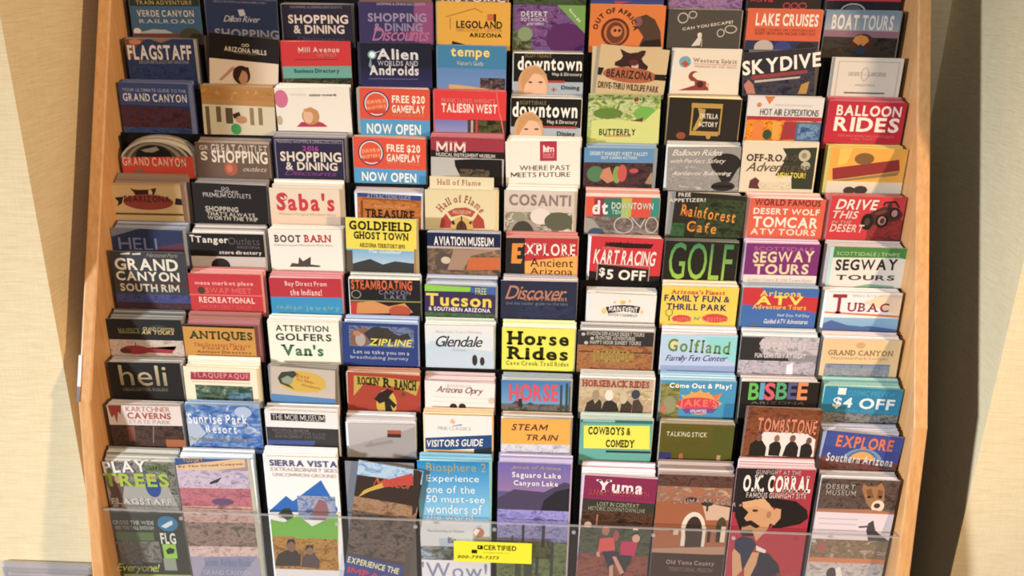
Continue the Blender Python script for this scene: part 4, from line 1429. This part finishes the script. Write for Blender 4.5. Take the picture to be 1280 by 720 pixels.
P 9c9898 2.3 35.2 34 24.4 66.5 13.7 90.2 3.3 92 0.9 92 221.5 0 221.5
R a8503c 53.8 9 72.5 15
R 3c2c30 53.5 14.8 72.3 20.1
P 8c8888 20.6 34.6 31.7 27 33.7 30.6 59.7 23.6 61.7 28.4 24.8 37
@ 9 4 -52.3 -217.5 -754.9 90.5 -0.21 238.4 19.0 1.3 e0dedb dcb888|white VISITORS GUIDE brochure with a blue lower band
P dcac6c 33.6 10.9 36.8 4.8 41 9.4 39.9 13
P 8c94ac 36.7 15.6 49.4 12.7 50.4 15.1 38.8 16.7
P 24487c 0 35.6 90.5 28.2 90.5 48.8 0 55.7
R c4a470 0 53.3 66.2 238.4
P 283038 66.2 50.9 90.5 47.6 90.5 238.4 66.2 238.4
T b4b0b0 n 17.6 17.4 62 22.7|PINE CLASSICS
T e4e0dc i@3 2.2 34.7 79 49.8|VISITORS GUIDE
@ 9 5 54.3 -217.5 -754.5 92.5 -0.80 236.4 19.0 1.2 dca43c b0b0b0|mustard STEAM TRAIN brochure with brown letters
R c8c8d4 0 38.8 92.5 236.4
N b8b8c8,d4d4dc,a8a8b4 0 38.8 92.5 236.4
T 6c2c28 i 13.7 7.7 63.1 17.7|STEAM
T 6c2c28 i 33.8 23.6 77 32.7|TRAIN
@ 9 6 161.1 -217.5 -754.7 96.1 -0.51 239.0 19.0 1.7 5ca49c c8dcd8|teal framed yellow COWBOYS and COMEDY brochure
P 2c6c68 0 0 96.1 -1.3 96.1 4.6 0 4.9
R 7cb0ac 3.2 -1 45.9 3.7
P dcdc3c 4.5 9 92.4 7.5 94.7 43.5 5.3 44.1
R 2c3838 35.5 46.7 96.1 49.9
T 2c2818 S 10.7 10.5 67.5 22.9|COWBOYS &
T 2c2818 S 35 29.7 73.8 41.7|COMEDY
@ 9 7 267.4 -217.5 -755.1 98.0 -0.03 236.9 16.0 0.0 545420 a8a090|olive green resort brochure with thin pale title
G 5c5424,4c5020 0 0 98 236.9
R 50541c 69.8 2.9 98 46
R 34346c 0 44 17 236.9
E a05c44 26.9 44.5 33.2 55.4
R b08c64 78.1 46.2 83.3 236.9
T c8c8a4 s 8.5 11.8 62.6 19.4|TALKING STICK
T 646030 n 9.6 26.7 59.7 32|RESORT AND CASINO
@ 9 8 373.3 -217.5 -753.8 97.6 1.53 263.9 4.0 0.0 6c4434 8c7870|brown TOMBSTONE brochure with four dark suited figures
N 6c3c28,845034,58342a 0 -3.5 97.6 263.9
P dcd4d0 24.8 36.8 80.7 35.6 94.5 44.3 95.7 70.7 23.9 74.2 18.3 49.2
P 28241f 9.2 73.9 8.9 57 16.2 49.3 23.4 48.8 31.3 60.3 31.2 73.7
P 2a2422 35.2 72.2 34.8 55.3 41.3 50.1 47.7 50.9 51 59.1 49.9 72.5
P 2a2422 54 72.2 56.8 56.3 61.9 48.8 68.3 49.5 73.7 57.6 73.9 72.1
P 2a2422 77 71.9 76.5 55 82.9 49.8 89.7 53 93.5 63.6 91.6 71.4
E 745444 15.8 40.8 23.6 51.4
E 8c6854 39.7 40.4 46.9 51.1
E 745444 60.3 39.1 67.9 49.8
E 6c5040 82.4 41.3 89.6 51.9
T d48468 s 15 15 92.8 37.2|TOMBSTONE
@ 9 9 480.1 -219.1 -641.1 103.5 4.38 117.8 19.0 4.5 3c4890 b4b4c0|blue EXPLORE brochure with a sun over rainbow rings
G 444c90,3c5490 0 0 103.5 22.5
E 6c90b4 28.5 21.9 82.9 66
E 4c6c98 32.9 24.4 78.1 66
E d49c54 36.2 26.8 74.3 66.1
N 5c3834,744840,3c4448 0 39 103.5 117.8
T dc7044 b 15.8 5 91.5 23|EXPLORE
T c4ccd4 s 7.9 32.8 97.1 45.8|Southern Arizona
@ 10 0 -484.0 -241.9 -812.1 98.9 -1.26 221.1 19.0 12.9 3c4038 a8a8a0|dark outdoor play brochure with white and lime lettering
N 5c5c58,8c8c88,444840 0 -0.5 98.9 80.2
P 9c9c98 -12.2 38.8 86 37 97.3 75.8 0.8 77.7
P 685450 1.8 38.6 14.1 23.9 28.1 23.7 23.8 41.4 15.9 72.4 11.6 72.5 11.8 54.5 3.1 72.7 -1.2 72.8 4.4 48.2
E b08c70 12 22.2 23.2 33.5
E 345090 54.9 23 76 55.2
E b0846c 61.4 19.8 71.1 29.4
R 343830 0 83.6 98.9 221.1
R 54703c -6.5 113.8 53.9 127.3
E 2c74a0 62.3 85.4 91.3 111.1
P c8d8e0 66.5 102.9 74.3 97.7 83.6 92.5 84.1 99.2 73.1 106.1
R 8cc43c 63.9 133 83 157
P 243020 67.7 143.3 74.2 138.1 80.9 141.4 78.5 148.2 69.5 150.1
R 8c9888 61.8 157 79.8 177.8
N 54544c,6c6c64,3c3c38 -8.2 127.5 31 168.8
N 5c5c58,84847c,484844 31.1 128.5 60.1 164.5
R 98b83c 0 185.2 98.9 221.1
T dcdcd8 b@3 0.5 -4 60.6 17.3|PLAY
T 5c7c3c b 58.2 3.8 90.2 13.3|OUTSIDE
T 9cb83c b -2.1 17 88.9 38.5|TREES
T bcbcb8 b 3.3 57.1 88.1 67|FLAGSTAFF
T a8a8a4 n 21.6 66.8 86.7 76|EXTREME ADVENTURE
T a0a89c b -1.1 93.6 57.5 100.3|CROSS THE WIDE
T a0a89c b 0.4 102.3 56.2 108.7|ARE YOU TALL ENOUGH
T d8dcd4 b 63.5 113.4 85 132.3|FLG
T 8c8c84 n -4 129.3 22 134.4|WHAT IS
T b4cc4c h -8.4 166.6 55.8 184.1|Everyone!
@ 10 1 -383.0 -241.9 -812.3 98.8 -1.12 230.7 19.0 6.7 a08890 b0c8e0|pink and mauve aerial canyon brochure with a small plane
P 3c5890 0 0 98.8 0 98.8 0.9 0 10.7
P d4b48c 0.4 10.7 96.7 -2.2 95.4 12 -0.2 24.9
N a89cb4,c8bcc8,8c88a8 0 17.6 98.8 48
P 34383c 43.9 36.7 61.6 28.4 55 36.5 43.4 40.6
N a0606c,b87880,885868 0 46.4 98.8 77.2
N b09088,c8a89c,8c7470 0 75.6 98.8 105.3
E 685070 42.8 62.2 73.6 73.6
N 6c6058,9c8478,544c48 0 102 98.8 159.4
N c0a4a0,d8c0b8,a88c88 0 142.3 98.8 161.2
R 9c98b0 0 160.1 98.8 230.7
P 8488a8 25.5 160.2 97.5 157.8 67.7 193.1 9.6 194.6
T c89858 b 11.2 -1.4 38.7 5.5|YOU DRY
T 9c7850 s@4 3.1 5 92.7 15.1|By The Grand Canyon
T 6c7898 n 20 162.3 86.3 176.1|Scenic Airlines Book
T b4b4c4 n 16.2 183 85.9 190.7|GRAND CANYON
@ 10 2 -263.1 -241.9 -813.0 99.1 -0.31 238.9 19.0 6.1 e8e6e6 ecebe8|white SIERRA VISTA brochure with blue and green peaks
P 2c68b8 -2.4 89.5 25 61.9 34 70.3 75.1 35.2 95.7 81.1 94 86.1
N 6c88b4,a8a8b8,54709c 40.1 61 93 100.2
P 8c6468 59.1 87.3 70.3 65.8 79.8 68.7 82.9 86.5 77.8 99.8 62.4 100.3
P 3c4434 11.3 92.3 20.5 82.2 28.9 81.9 33.5 94.8 27.1 104.9
P 6cb03c -3.8 99.5 4.9 102.4 18.7 105.2 39.2 93 57.5 110.4 83.6 96.3 95.2 89.3 92.2 139.2 -6.5 129.5
P a87c3c -6.5 129.5 28.1 128.2 66.6 141.8 92.2 139.2 89.4 187.1 -11.9 191.1
N 8c6430,b88c48,745028 -9.2 131 91.2 185.6
P 3a302c -0.3 179.6 5.1 160.1 17.8 151.5 32 150.9 38.6 160.9 36.2 178.8
E 80604c 19.5 132.2 32 154.6
P 2c2420 19.7 141.9 22 133.4 31.1 133.1 32.2 141.5 26.3 136.6
P 54464a 37 179.5 40.2 163.2 46.4 156.2 57.2 155.7 64.9 167.4 62.9 181.2
E 886854 46.3 141.4 57.1 158.4
P 3c2820 45.6 151.1 47.4 142.6 56.8 141.2 57.1 149 52.3 144.7
R d8d8dc 0 184 99.1 238.9
T 4c5488 b 6.7 4.6 98.7 14.6|SIERRA VISTA
T b0a8a4 n 7.7 16.4 98.1 22.7|EXTRAORDINARY SKIES
T c0a8a0 n 9.7 25.2 96.2 30.9|UNCOMMON GROUND
@ 10 3 -176.9 -247.4 -806.3 88.0 9.09 229.8 4.9 0.0 4c4440 8c98ac|leaning brochure with a feather logo over brown crater land
N 7ca0c8,b4ccdc,9cb8d4 0 0 88 23.6
P 3c302c 0 22.7 25.8 21.6 91.3 21.2 98.2 70.4 0 88
P c4a43c 5.4 58 12.2 45.2 27.3 34.1 37.4 27.3 72.8 5.8 80.2 20.3 43.5 32.5 20.4 45.2
P b8443c 34.5 26.2 72.8 5.8 81.7 21.5 38.4 35.1
N 8c6c54,a48468,6c5444 -0.6 57 88.4 81.1
N 4c423c,70625a,342e2c 0 79.2 88 151.8
P 3c302c 71.9 -20.9 80.1 -0.5 85.8 1.6 86.5 66.2 82 73.7
P 3c4888 0 154.2 84.9 158 67.8 229.8 0 229.8
R 544c44 82.3 131.8 88 229.8
T c05038 h@4 22.9 17.8 77.5 34.8|Meteor
T d8d49c b@-5 2.8 157.1 76.3 174.1|EXPERIENCE THE
T c4344c b@-5 4.7 174.1 78.6 191.2|IMPACT
@ 10 4 -54.3 -241.9 -812.4 96.8 -0.98 239.4 19.0 2.9 2c88c0 7cc0e4|blue brochure with white lines about must-see wonders
G 2484c0,7cb8dc 0 0 96.8 93.1
R c8ccd0 0 93.1 96.8 139.6
E b06c54 73.2 104.7 89.3 120.6
P e0dcd8 73.2 112.2 77.7 105.5 83.2 108.6 77.5 118.7
N 4c4c44,7c7c74,8ca0b4 -1.6 136.7 50.4 160.4
R dcdce4 0 159.9 96.8 239.4
T a89c60 n 12.3 2.2 92.7 19.4|Biosphere 2
T e0ecf0 n 11.7 21.1 83 34.6|Experience
T e0ecf0 n 11.1 37.8 77.3 49.6|one of the
T e0ecf0 n 10.6 53.6 90.7 64.5|50 must-see
T dce8ec n 10 67.8 86.4 82.6|wonders of
T d0dce4 n 9.5 83.5 73.9 92.6|the world
T a8a8a8 n 9.5 108.2 61 114.8|The University of Arizona
T 5c606c n 38.4 121.2 49.5 131.2|Bio
T 7c8cac n 0.1 163.2 92.2 190.7|'Wow!
@ 10 5 50.4 -241.9 -813.2 97.5 0.10 241.5 19.0 5.1 5c5488 a8a4d0|violet lake brochure with cactus silhouettes
G 6c64a8,8c74a0 0 0 97.5 44.9
P 4c4460 0 56.6 22.2 41.3 62.9 44.4 89.3 27.5 98.8 30.2 100.9 81.2 0 77.5
P 2c2c34 58.4 76.6 63.3 57.1 79 42.1 99 36.5 100.9 81.2
N 7c78b8,9c98d4,6464a0 0 73.7 97.5 99.7
N 74749c,8c8cb4,605c88 0 99.7 97.5 129.4
N 4c5c3c,6c7850,384430 0 124.4 97.5 241.5
R 2c3430 34.1 97.1 37.9 133.5
R 2c3430 61.7 94.3 66.1 133.9
R 2c3830 74.6 125 79.1 182.4
R 2c3830 54.5 149.4 58.5 183.4
R 34402f 25.8 135.5 34.2 184.6
R 34402f 38.4 136.5 49.6 184
R 2c3830 69.4 145.2 76.1 150.3
R 3c4450 20.3 115.8 22.6 125.8
T b0a488 h 17.5 3.5 84.4 10.3|Jewels of Arizona
T dcdce4 b 19.1 13.4 84.9 24.6|Saguaro Lake
T dcdce4 b 21.5 26.5 81.3 36.9|Canyon Lake
@ 10 6 160.8 -241.9 -811.8 97.7 1.72 225.9 19.0 11.0 8c2858 dcc8d0|plum red brochure over a photo of two women
R 842850 0 -3.9 97.7 38.4
R c0a8b4 0 -3.9 97.7 2.3
P 3c3830 0 38.7 97.7 41.2 97.7 73.3 0 74
N 3c2c24,5c4030,2c221c 0 57.5 97.7 86.6
R a07050 20.6 63.1 22.8 82.6
E dcb498 4.9 75.3 15.2 88.3
E dcc0a8 71.6 81.3 79.8 91.1
N 3c4434,54584c,2c3428 0 85 97.7 127.9
P 70403c 0 131.6 97.7 125.8 97.7 225.9 0 225.9
N 74443c,88544a,5c3834 0 129.5 97.7 225.9
E a06c54 30.1 80 40.5 96.4
P c84c4c 26.4 128.7 28.4 101.9 47.5 98.8 50.7 120.2 32.9 123.2 27.9 130.3
P c89078 24.8 125.5 28.8 123.5 30.8 131.8 26.7 132.1
P 30303c 32.9 123.2 55 121.6 59.1 136.4 48.6 143.9 46.2 164.6 41.7 144.5
P b42c54 57 113.1 59 104.6 80.9 103 77.8 128.3 59.6 126.3
E c89884 72.2 91.7 83.1 104.8
E 984c50 45.9 87.2 54.1 105.2
P 34343c 58.3 128 74.9 126.8 73.2 138.7 64.3 163.2 56.9 143.3
P c08c7c 47.4 130.5 53 130.1 66.4 156.2 61.2 160
P c08c7c 44.7 147.6 50 143.8 51.7 164.2 46.2 164.6
T ecd8dc S 16.3 7.2 79.1 27.5|Yuma
T b44c4c n 7.7 22.9 88.1 31.7|SUNNIEST PLACE ON EARTH
T a8a890 n 19.9 42.5 76.5 48.9|LOST IN CONTEXT
T a0a088 n 8.3 50 85.3 56.4|HISTORIC DOWNTOWN LIVE
@ 10 7 265.8 -241.9 -813.0 99.5 0.31 231.0 19.0 12.5 4c3430 a0908c|brown desert fort brochure with a white archway
N 543a34,644640,44302c 0 0 99.5 19.4
N b06c4c,846458,a88c74 0 17.9 99.5 44.6
P 9c5c3c 0 43.8 20.7 39.8 47.7 41.7 96.8 49 105.6 55 112.7 120 0 125
P c8a890 61.1 41.1 103.5 48.7 105.6 67.8 69.3 69.6
E 3c342c 38.8 33.8 55.4 41.7
R 3c342c 67.6 39.2 70.3 55.1
E 3c342c 60 39.2 76.1 47.1
E 4c4430 83.8 63.8 97.3 94.5
E d8ccbc 36.7 56.9 69.2 109.5
R d8ccbc 37.9 80.1 70.5 112.8
E 40302c 42.4 64 64.9 109.5
R 40302c 43.6 83.3 66.2 116.1
R 2c2420 73.2 85.6 77.3 105.2
R 2c2420 85.4 85 90.8 104.5
R d8c8b0 91 78.2 97.3 104.2
R c8b098 26.4 86.1 33.7 94.9
P a8846c 0 118.4 111.6 110.1 113.1 123.3 0 130
R 3c2c28 0 125.1 99.5 231
A a89490 s 68.6 190.1 143.8 149.1 -18 18 6.9|* YUMA ARIZONA *
T a08c84 s 21.1 136.3 87.2 145.7|Old Yuma County
T 7c6860 n 24.8 148.3 85.6 155.1|TERRITORIAL PRISON
@ 10 8 372.9 -241.9 -812.9 103.5 -0.41 245.0 19.0 7.1 a83040 d4b0b8|red gunfight brochure with a moustached man in black hat
P 2a2424 0 0 51.2 0 48.1 67.5 0 68.9
P 26201f 13.8 46.4 40.1 43 83.3 48.8 99.7 62.5 102.6 75.2 93.1 85.2 67.1 92.6 56.3 93 58.1 60.8 30.2 50.6
P 26201f 3.7 65.8 9.7 59.2 23.4 62 47.4 61.1 60.2 79.9 46.3 99.8 36.2 106.7 17.2 107.4 4.6 75.4
P c89468 18.4 52.6 29.9 47.5 46.4 51.6 55.8 64 58.1 60.8 64.9 62.1 65.8 76.5 58.5 88 52.7 85 50.9 93.2 47.6 99.8 37 114.9 29.7 97.2 14.9 97.7 15.6 91.2 23.2 86 17 78.2 21.9 68.4 12.4 59.1 14.4 52.7
P d0a070 11.8 52.8 40.4 45.5 55.8 64 47.6 62.7 31.1 58.5 15.4 62.2
E 4c342c 26.4 63.3 34.5 67.5
E a87450 46.4 65.9 52.6 77
P 2c2422 18.8 83 26.7 81.1 39.8 90.3 34.8 93.7 26.2 89.2 15.8 92.8
P 28304c 8.4 114.3 17.2 107.4 31.1 110.2 37.5 119.8 33.5 133.2 22.9 163.8 8.9 134.1
P dcd4d0 37.7 121.5 52.2 129.2 51.4 134.2 38.6 129.7
P c89870 8.3 127.5 17.5 137.1 22.9 163.8 15.6 174.3 10.1 174.5 6.2 134.2
P c8986c 33.5 133.2 43 132.9 43.4 149.5 34.9 173.5 26.6 173.8 25.3 160.3
P 2c2c3c 43 132.9 55.4 134.1 71.1 151.9 76.2 171.9 34.9 173.5 41 153
T b8a8a4 s 25.5 1.4 84.4 8.2|GUNFIGHT AT THE
T e8e0d8 S 10.4 9.2 99.7 35.5|O.K. CORRAL
T c8b8b0 s 16 36.2 95.4 45|FAMOUS GUNFIGHT SITE
T c05c50 n 70.5 166.6 95.2 173.4|OLD WEST
@ 10 9 483.3 -241.9 -813.1 103.5 0.20 233.5 19.0 1.8 746460 c8c8d0|wildlife museum brochure with a mountain lion photo
N 4c403a,64544c,3a302c 0 0 103.5 45.9
P a07048 55 14.6 55.8 6.2 62.8 10.2 73.9 9.1 79 3.3 84.2 12.4 86.9 28.8 84.6 47 75.3 49.9 64.3 36.1
P 7c5434 60.5 15.9 66.6 12.5 73 27.9 65.1 28.2
P 7c5434 76 13.7 83 16.5 83.8 29 76.9 27.7
E 1c1816 63.8 24.5 68 28.2
E 1c1816 78.5 23.8 82.7 27.5
E dcccb8 71.1 30.8 88.2 49.7
E 4c342c 74.4 35.5 82.8 43.4
P b07050 0 48.2 67.9 45.5 105.9 50.1 103.5 51.4 0 56.2
R d8ccd4 0 52.2 103.5 95.5
R c0b4bc 3.9 61.5 57.1 63.5
R c0b4bc 5 69.6 55.7 71.5
R c8bcc4 5 79.2 57.2 81.2
P 4c4448 71.5 67.7 77.3 62.6 82.6 78.5 93.5 87.7 104.2 95.4 76.1 96.7 70.6 79
P 5c5054 58.9 73.1 72 70.9 72.5 74.1 60.7 75.6
N 8c7c5c,6c5c48,a08c80 0 95.5 103.5 128.2
E a05c60 8.9 99.6 21 117.6
R c87c50 0 125.6 103.5 133.2
N b0a8a4,c8c0c0,8c8484 0 133.2 103.5 233.5
E 4c4444 27.2 141.8 40.9 160.3
P e4dcd8 38.4 143.3 44.7 139.6 49.9 156.2 41.7 156.6
T a8a098 s 6.7 7.5 45.2 15.5|DESERT
T a0988f s 8 16.1 47.9 25.1|MUSEUM
@ -1 3 -161.6 26.4 -173.9 100.2 0.00 232.0 19.0 0.9 7a5c4c 6a5a50|brown brochure cut off at the top edge, fourth column
@ -1 4 -53.9 26.4 -173.9 100.2 -0.00 232.0 19.0 0.9 8c6c5c 9c8878|brochure with white letters cut off above the golden yellow one
R 6a4034 4.7 55.1 100.6 56.8
T e0d8d0 s 6.9 49 96.2 57.6|HISTORIC
@ -1 5 53.8 26.4 -173.9 100.2 0.00 232.0 19.0 0.9 445044 485448|dark green leafy brochure cut off above the purple flower one
N 2c3828,4c5c3c,34442c 0 0 100.2 232
@ -1 6 161.4 26.4 -173.9 100.2 -0.00 232.0 19.0 0.9 34407c 404878|blue brochure cut off above the orange wildlife one
R 3a4684 0 52.9 100.2 232
P a83c50 30.9 52.7 56.8 52.9 35.5 57.8
@ -1 7 269.1 26.4 -173.9 100.2 0.00 232.0 19.0 0.9 80588c 8a6890|purple sky brochure cut off above the dark escape game one
N 705080,a07ca0,60487c 0 0 100.2 232
@ -1 8 376.8 26.4 -173.9 100.2 -0.00 232.0 19.0 0.9 2c2224 483838|black brochure with red lettering above LAKE CRUISES
O a83438 48.3 50.5 59 59.7 1.7
O a83438 59 50.3 69.6 59.5 1.7
O a83438 69.6 50.1 81.3 59.3 1.7
T b83438 b 3.7 45 34.6 50.5|MOVIE
@ -1 9 484.4 26.4 -173.9 100.2 -0.00 232.0 19.0 0.9 26242c 504a50|red and black brochure cut off above BOAT TOURS
R b83440 0 33.3 100.2 47.1
O a8a8ac 19.4 49.9 54.5 72.5 2.1
E 5c5c60 23.9 53 50.5 72.5
'''
ITEMS = []
for ln in DATA.strip().split('\n'):
    if ln[0] == '@':
        h, d = ln.split('|')
        a = h.split()
        ITEMS.append((int(a[1]), int(a[2]), [float(q) / 1e3 for q in a[3:11]], a[11], a[12], d, []))
    else:
        ITEMS[-1][6].append(ln)
need = set()
for it in ITEMS:
    for ln in it[6]:
        if ln[0] in 'TVA':
            st = ln.split('|')[0].split()[2].split('@')[0]
            need |= {(ch, WT[st]) for ch in ln.split('|', 1)[1] if ch != ' '}
need |= {(ch, WT['b']) for ch in 'CERTIFIED'} | {(ch, WT['n']) for ch in 'FOLDERDISPLAY'} | {(ch, WT['i']) for ch in '0123456789-.'}
prepare(need)
GROUP = 'travel brochures in the rack pockets'


def arch(W, H, rise=.026):
    pts = [(-W / 2, 0), (W / 2, 0)]
    for q in range(13):
        t = q * math.pi / 12
        pts.append((W / 2 * math.cos(t), H - rise + rise * math.sin(t)))
    return pts


def body(W, H, n, pitch, edge, archy=False):
    """folded leaves, front one at y = 0"""
    b = MB()
    for i in range(n):
        y = i * pitch
        m = ink(shade(edge, (1.2, 1.0, 1.1)[i % 3]))
        d = .0003 * (i % 2)
        if archy:
            b.prism(arch(W - 2 * d, H - d), y, y + pitch * .8, 1, m)
        else:
            b.box(-W / 2 + d, y, 0, W / 2 - d, y + pitch * .8, H - d * 2, m)
    return b


rest = MB()
for r, c, nums, base, edge, desc, prints in ITEMS:
    x, y, z, W, turn, H, T, rise = nums
    turn = math.radians(turn * 1e3)
    archy = (r, c) == (3, 0)
    ink_b = ink(base)
    edge = mix(edge, 'e8e6e2', .18)
    ink_k = ink(mix(edge, base, .35))
    o = bpy.data.objects.new('brochure', None)
    COL.objects.link(o)
    body(W, H, 4, .0005, edge, archy).build('inner_pages', o, archy)
    o.location = (x, y, z + Z0)
    o.rotation_euler = (0, turn, 0)
    tag(o, desc, 'brochure', GROUP)
    cb = MB()
    if archy:
        cb.prism(arch(W, H), -.0004, -.00005, 1, ink_b)
    else:
        cb.box(-W / 2, -.0004, 0, W / 2, -.00005, H, ink_b)
    cv = Cover(cb, W * 1e3, H * 1e3, -.0004)
    for ln in prints:
        cv.draw(ln)
    cb.build('cover', o, archy)
    # copies waiting behind it
    tx = x + math.sin(turn) * H                     # where its top is
    top = z + math.cos(turn) * H
    px = (c - 4.5) * PC
    bx = .55 * px + .45 * tx if abs(turn) < .04 else px + .15 * (tx - px)
    y0, yend = (-DY * r + .0045), -DY * r + .002 + T
    fl = floor_z(r) - Z0 + .0027
    slots = []
    yy = y0
    while yy < yend - .0012:
        slots.append(yy)
        yy += .0016
    if not slots:
        continue
    n = len(slots)
    own = {n - 1} | ({n // 2} if n >= 5 or (r, c) == (4, 4) else set())
    bw = min(.0995, max(.094, W))
    for i, yy in enumerate(slots):
        k = (i + 1) / n
        jx, jr, jt = random.uniform(-.0012, .0012), random.uniform(-.004, .004), random.uniform(-.0006, .0006)
        if c == 0 or c == 9:
            jx *= .6
        hh = top + rise * k + jt - fl - .0006
        tall = 0
        if i in own:
            if (r, c) == (4, 4) and i != n - 1:
                bw, hh, jx, tall = .088, hh + .0165, jx - .004, 1
            name_k = 'rear copy behind the ' if i == n - 1 else 'next copy behind the '
            q = bpy.data.objects.new('brochure', None)
            COL.objects.link(q)
            body(bw, hh, 2, .0006, edge, archy).build('inner_pages', q, archy)
            q.location = (bx + jx, yy + .0003, fl + Z0 + .0005)
            q.rotation_euler = (0, jr, 0)
            tag(q, name_k + desc, 'brochure', GROUP)
            cb = MB()
            if archy:
                cb.prism(arch(bw, hh), -.0003, -.00004, 1, ink_k)
            else:
                cb.box(-bw / 2, -.0003, 0, bw / 2, -.00004, hh, ink_k)
            if tall:
                Cover(cb, bw * 1e3, hh * 1e3, -.0003).text('s', 10, 4, 70, 12, ink('a85848'), 'Hall of Flame')
            cb.build('cover', q, archy)
            bw = min(.0995, max(.094, W))
        else:
            for s in range(2):
                ys = yy + .0002 + s * .0007
                m = ink(shade(edge, random.choice((1.3, 1.18, 1.0, 1.1))))
                if archy:
                    pts = [(bx + jx + a, fl + Z0 + b_) for a, b_ in arch(bw, hh)]
                    rest.prism(pts, ys, ys + .0005, 1, m)
                else:
                    zz = hh - random.uniform(0, .0008)
                    rest.box(bx + jx - bw / 2, ys, fl + Z0 + .0005, bx + jx + bw / 2, ys + .0005, fl + Z0 + zz, m)
tag(rest.build('brochure_leaves'), 'thin edges of further leaflets packed between the brochures in every pocket', 'brochure leaves', None, 'stuff')

# yellow sticker on the clear lip
sx0, sx1, sz0, sz1 = -.0565, .0505, Z0 - .7215, Z0 - .6875
W, H = (sx1 - sx0) * 1e3, (sz1 - sz0) * 1e3
STK.box(-W / 2e3, -.0002, 0, W / 2e3, 0, H / 1e3, YELLOW)
cv = Cover(STK, W, H, -.0002)
K = ink('24240c')
cv.text('b', 41, 5, 86, 13.5, K, 'CERTIFIED')
cv.text('n', 41, 16.5, 76, 18.5, ink('77751c'), 'FOLDER DISPLAY')
cv.rect(32.5, 6, 40, 12.5, K)
cv.rect(24.5, 13.5, 32, 19.5, K)
cv.rect(34.5, 7.5, 36, 10, ink('e6e03c'))
cv.text('i', 5, 23, 62, 28.5, ink('5c5a14'), '800-799-7373')
st = STK.build('sticker', lip)
st.location = ((sx0 + sx1) / 2, LY - .0031, sz0)
tag(st, 'yellow sticker with black CERTIFIED lettering')
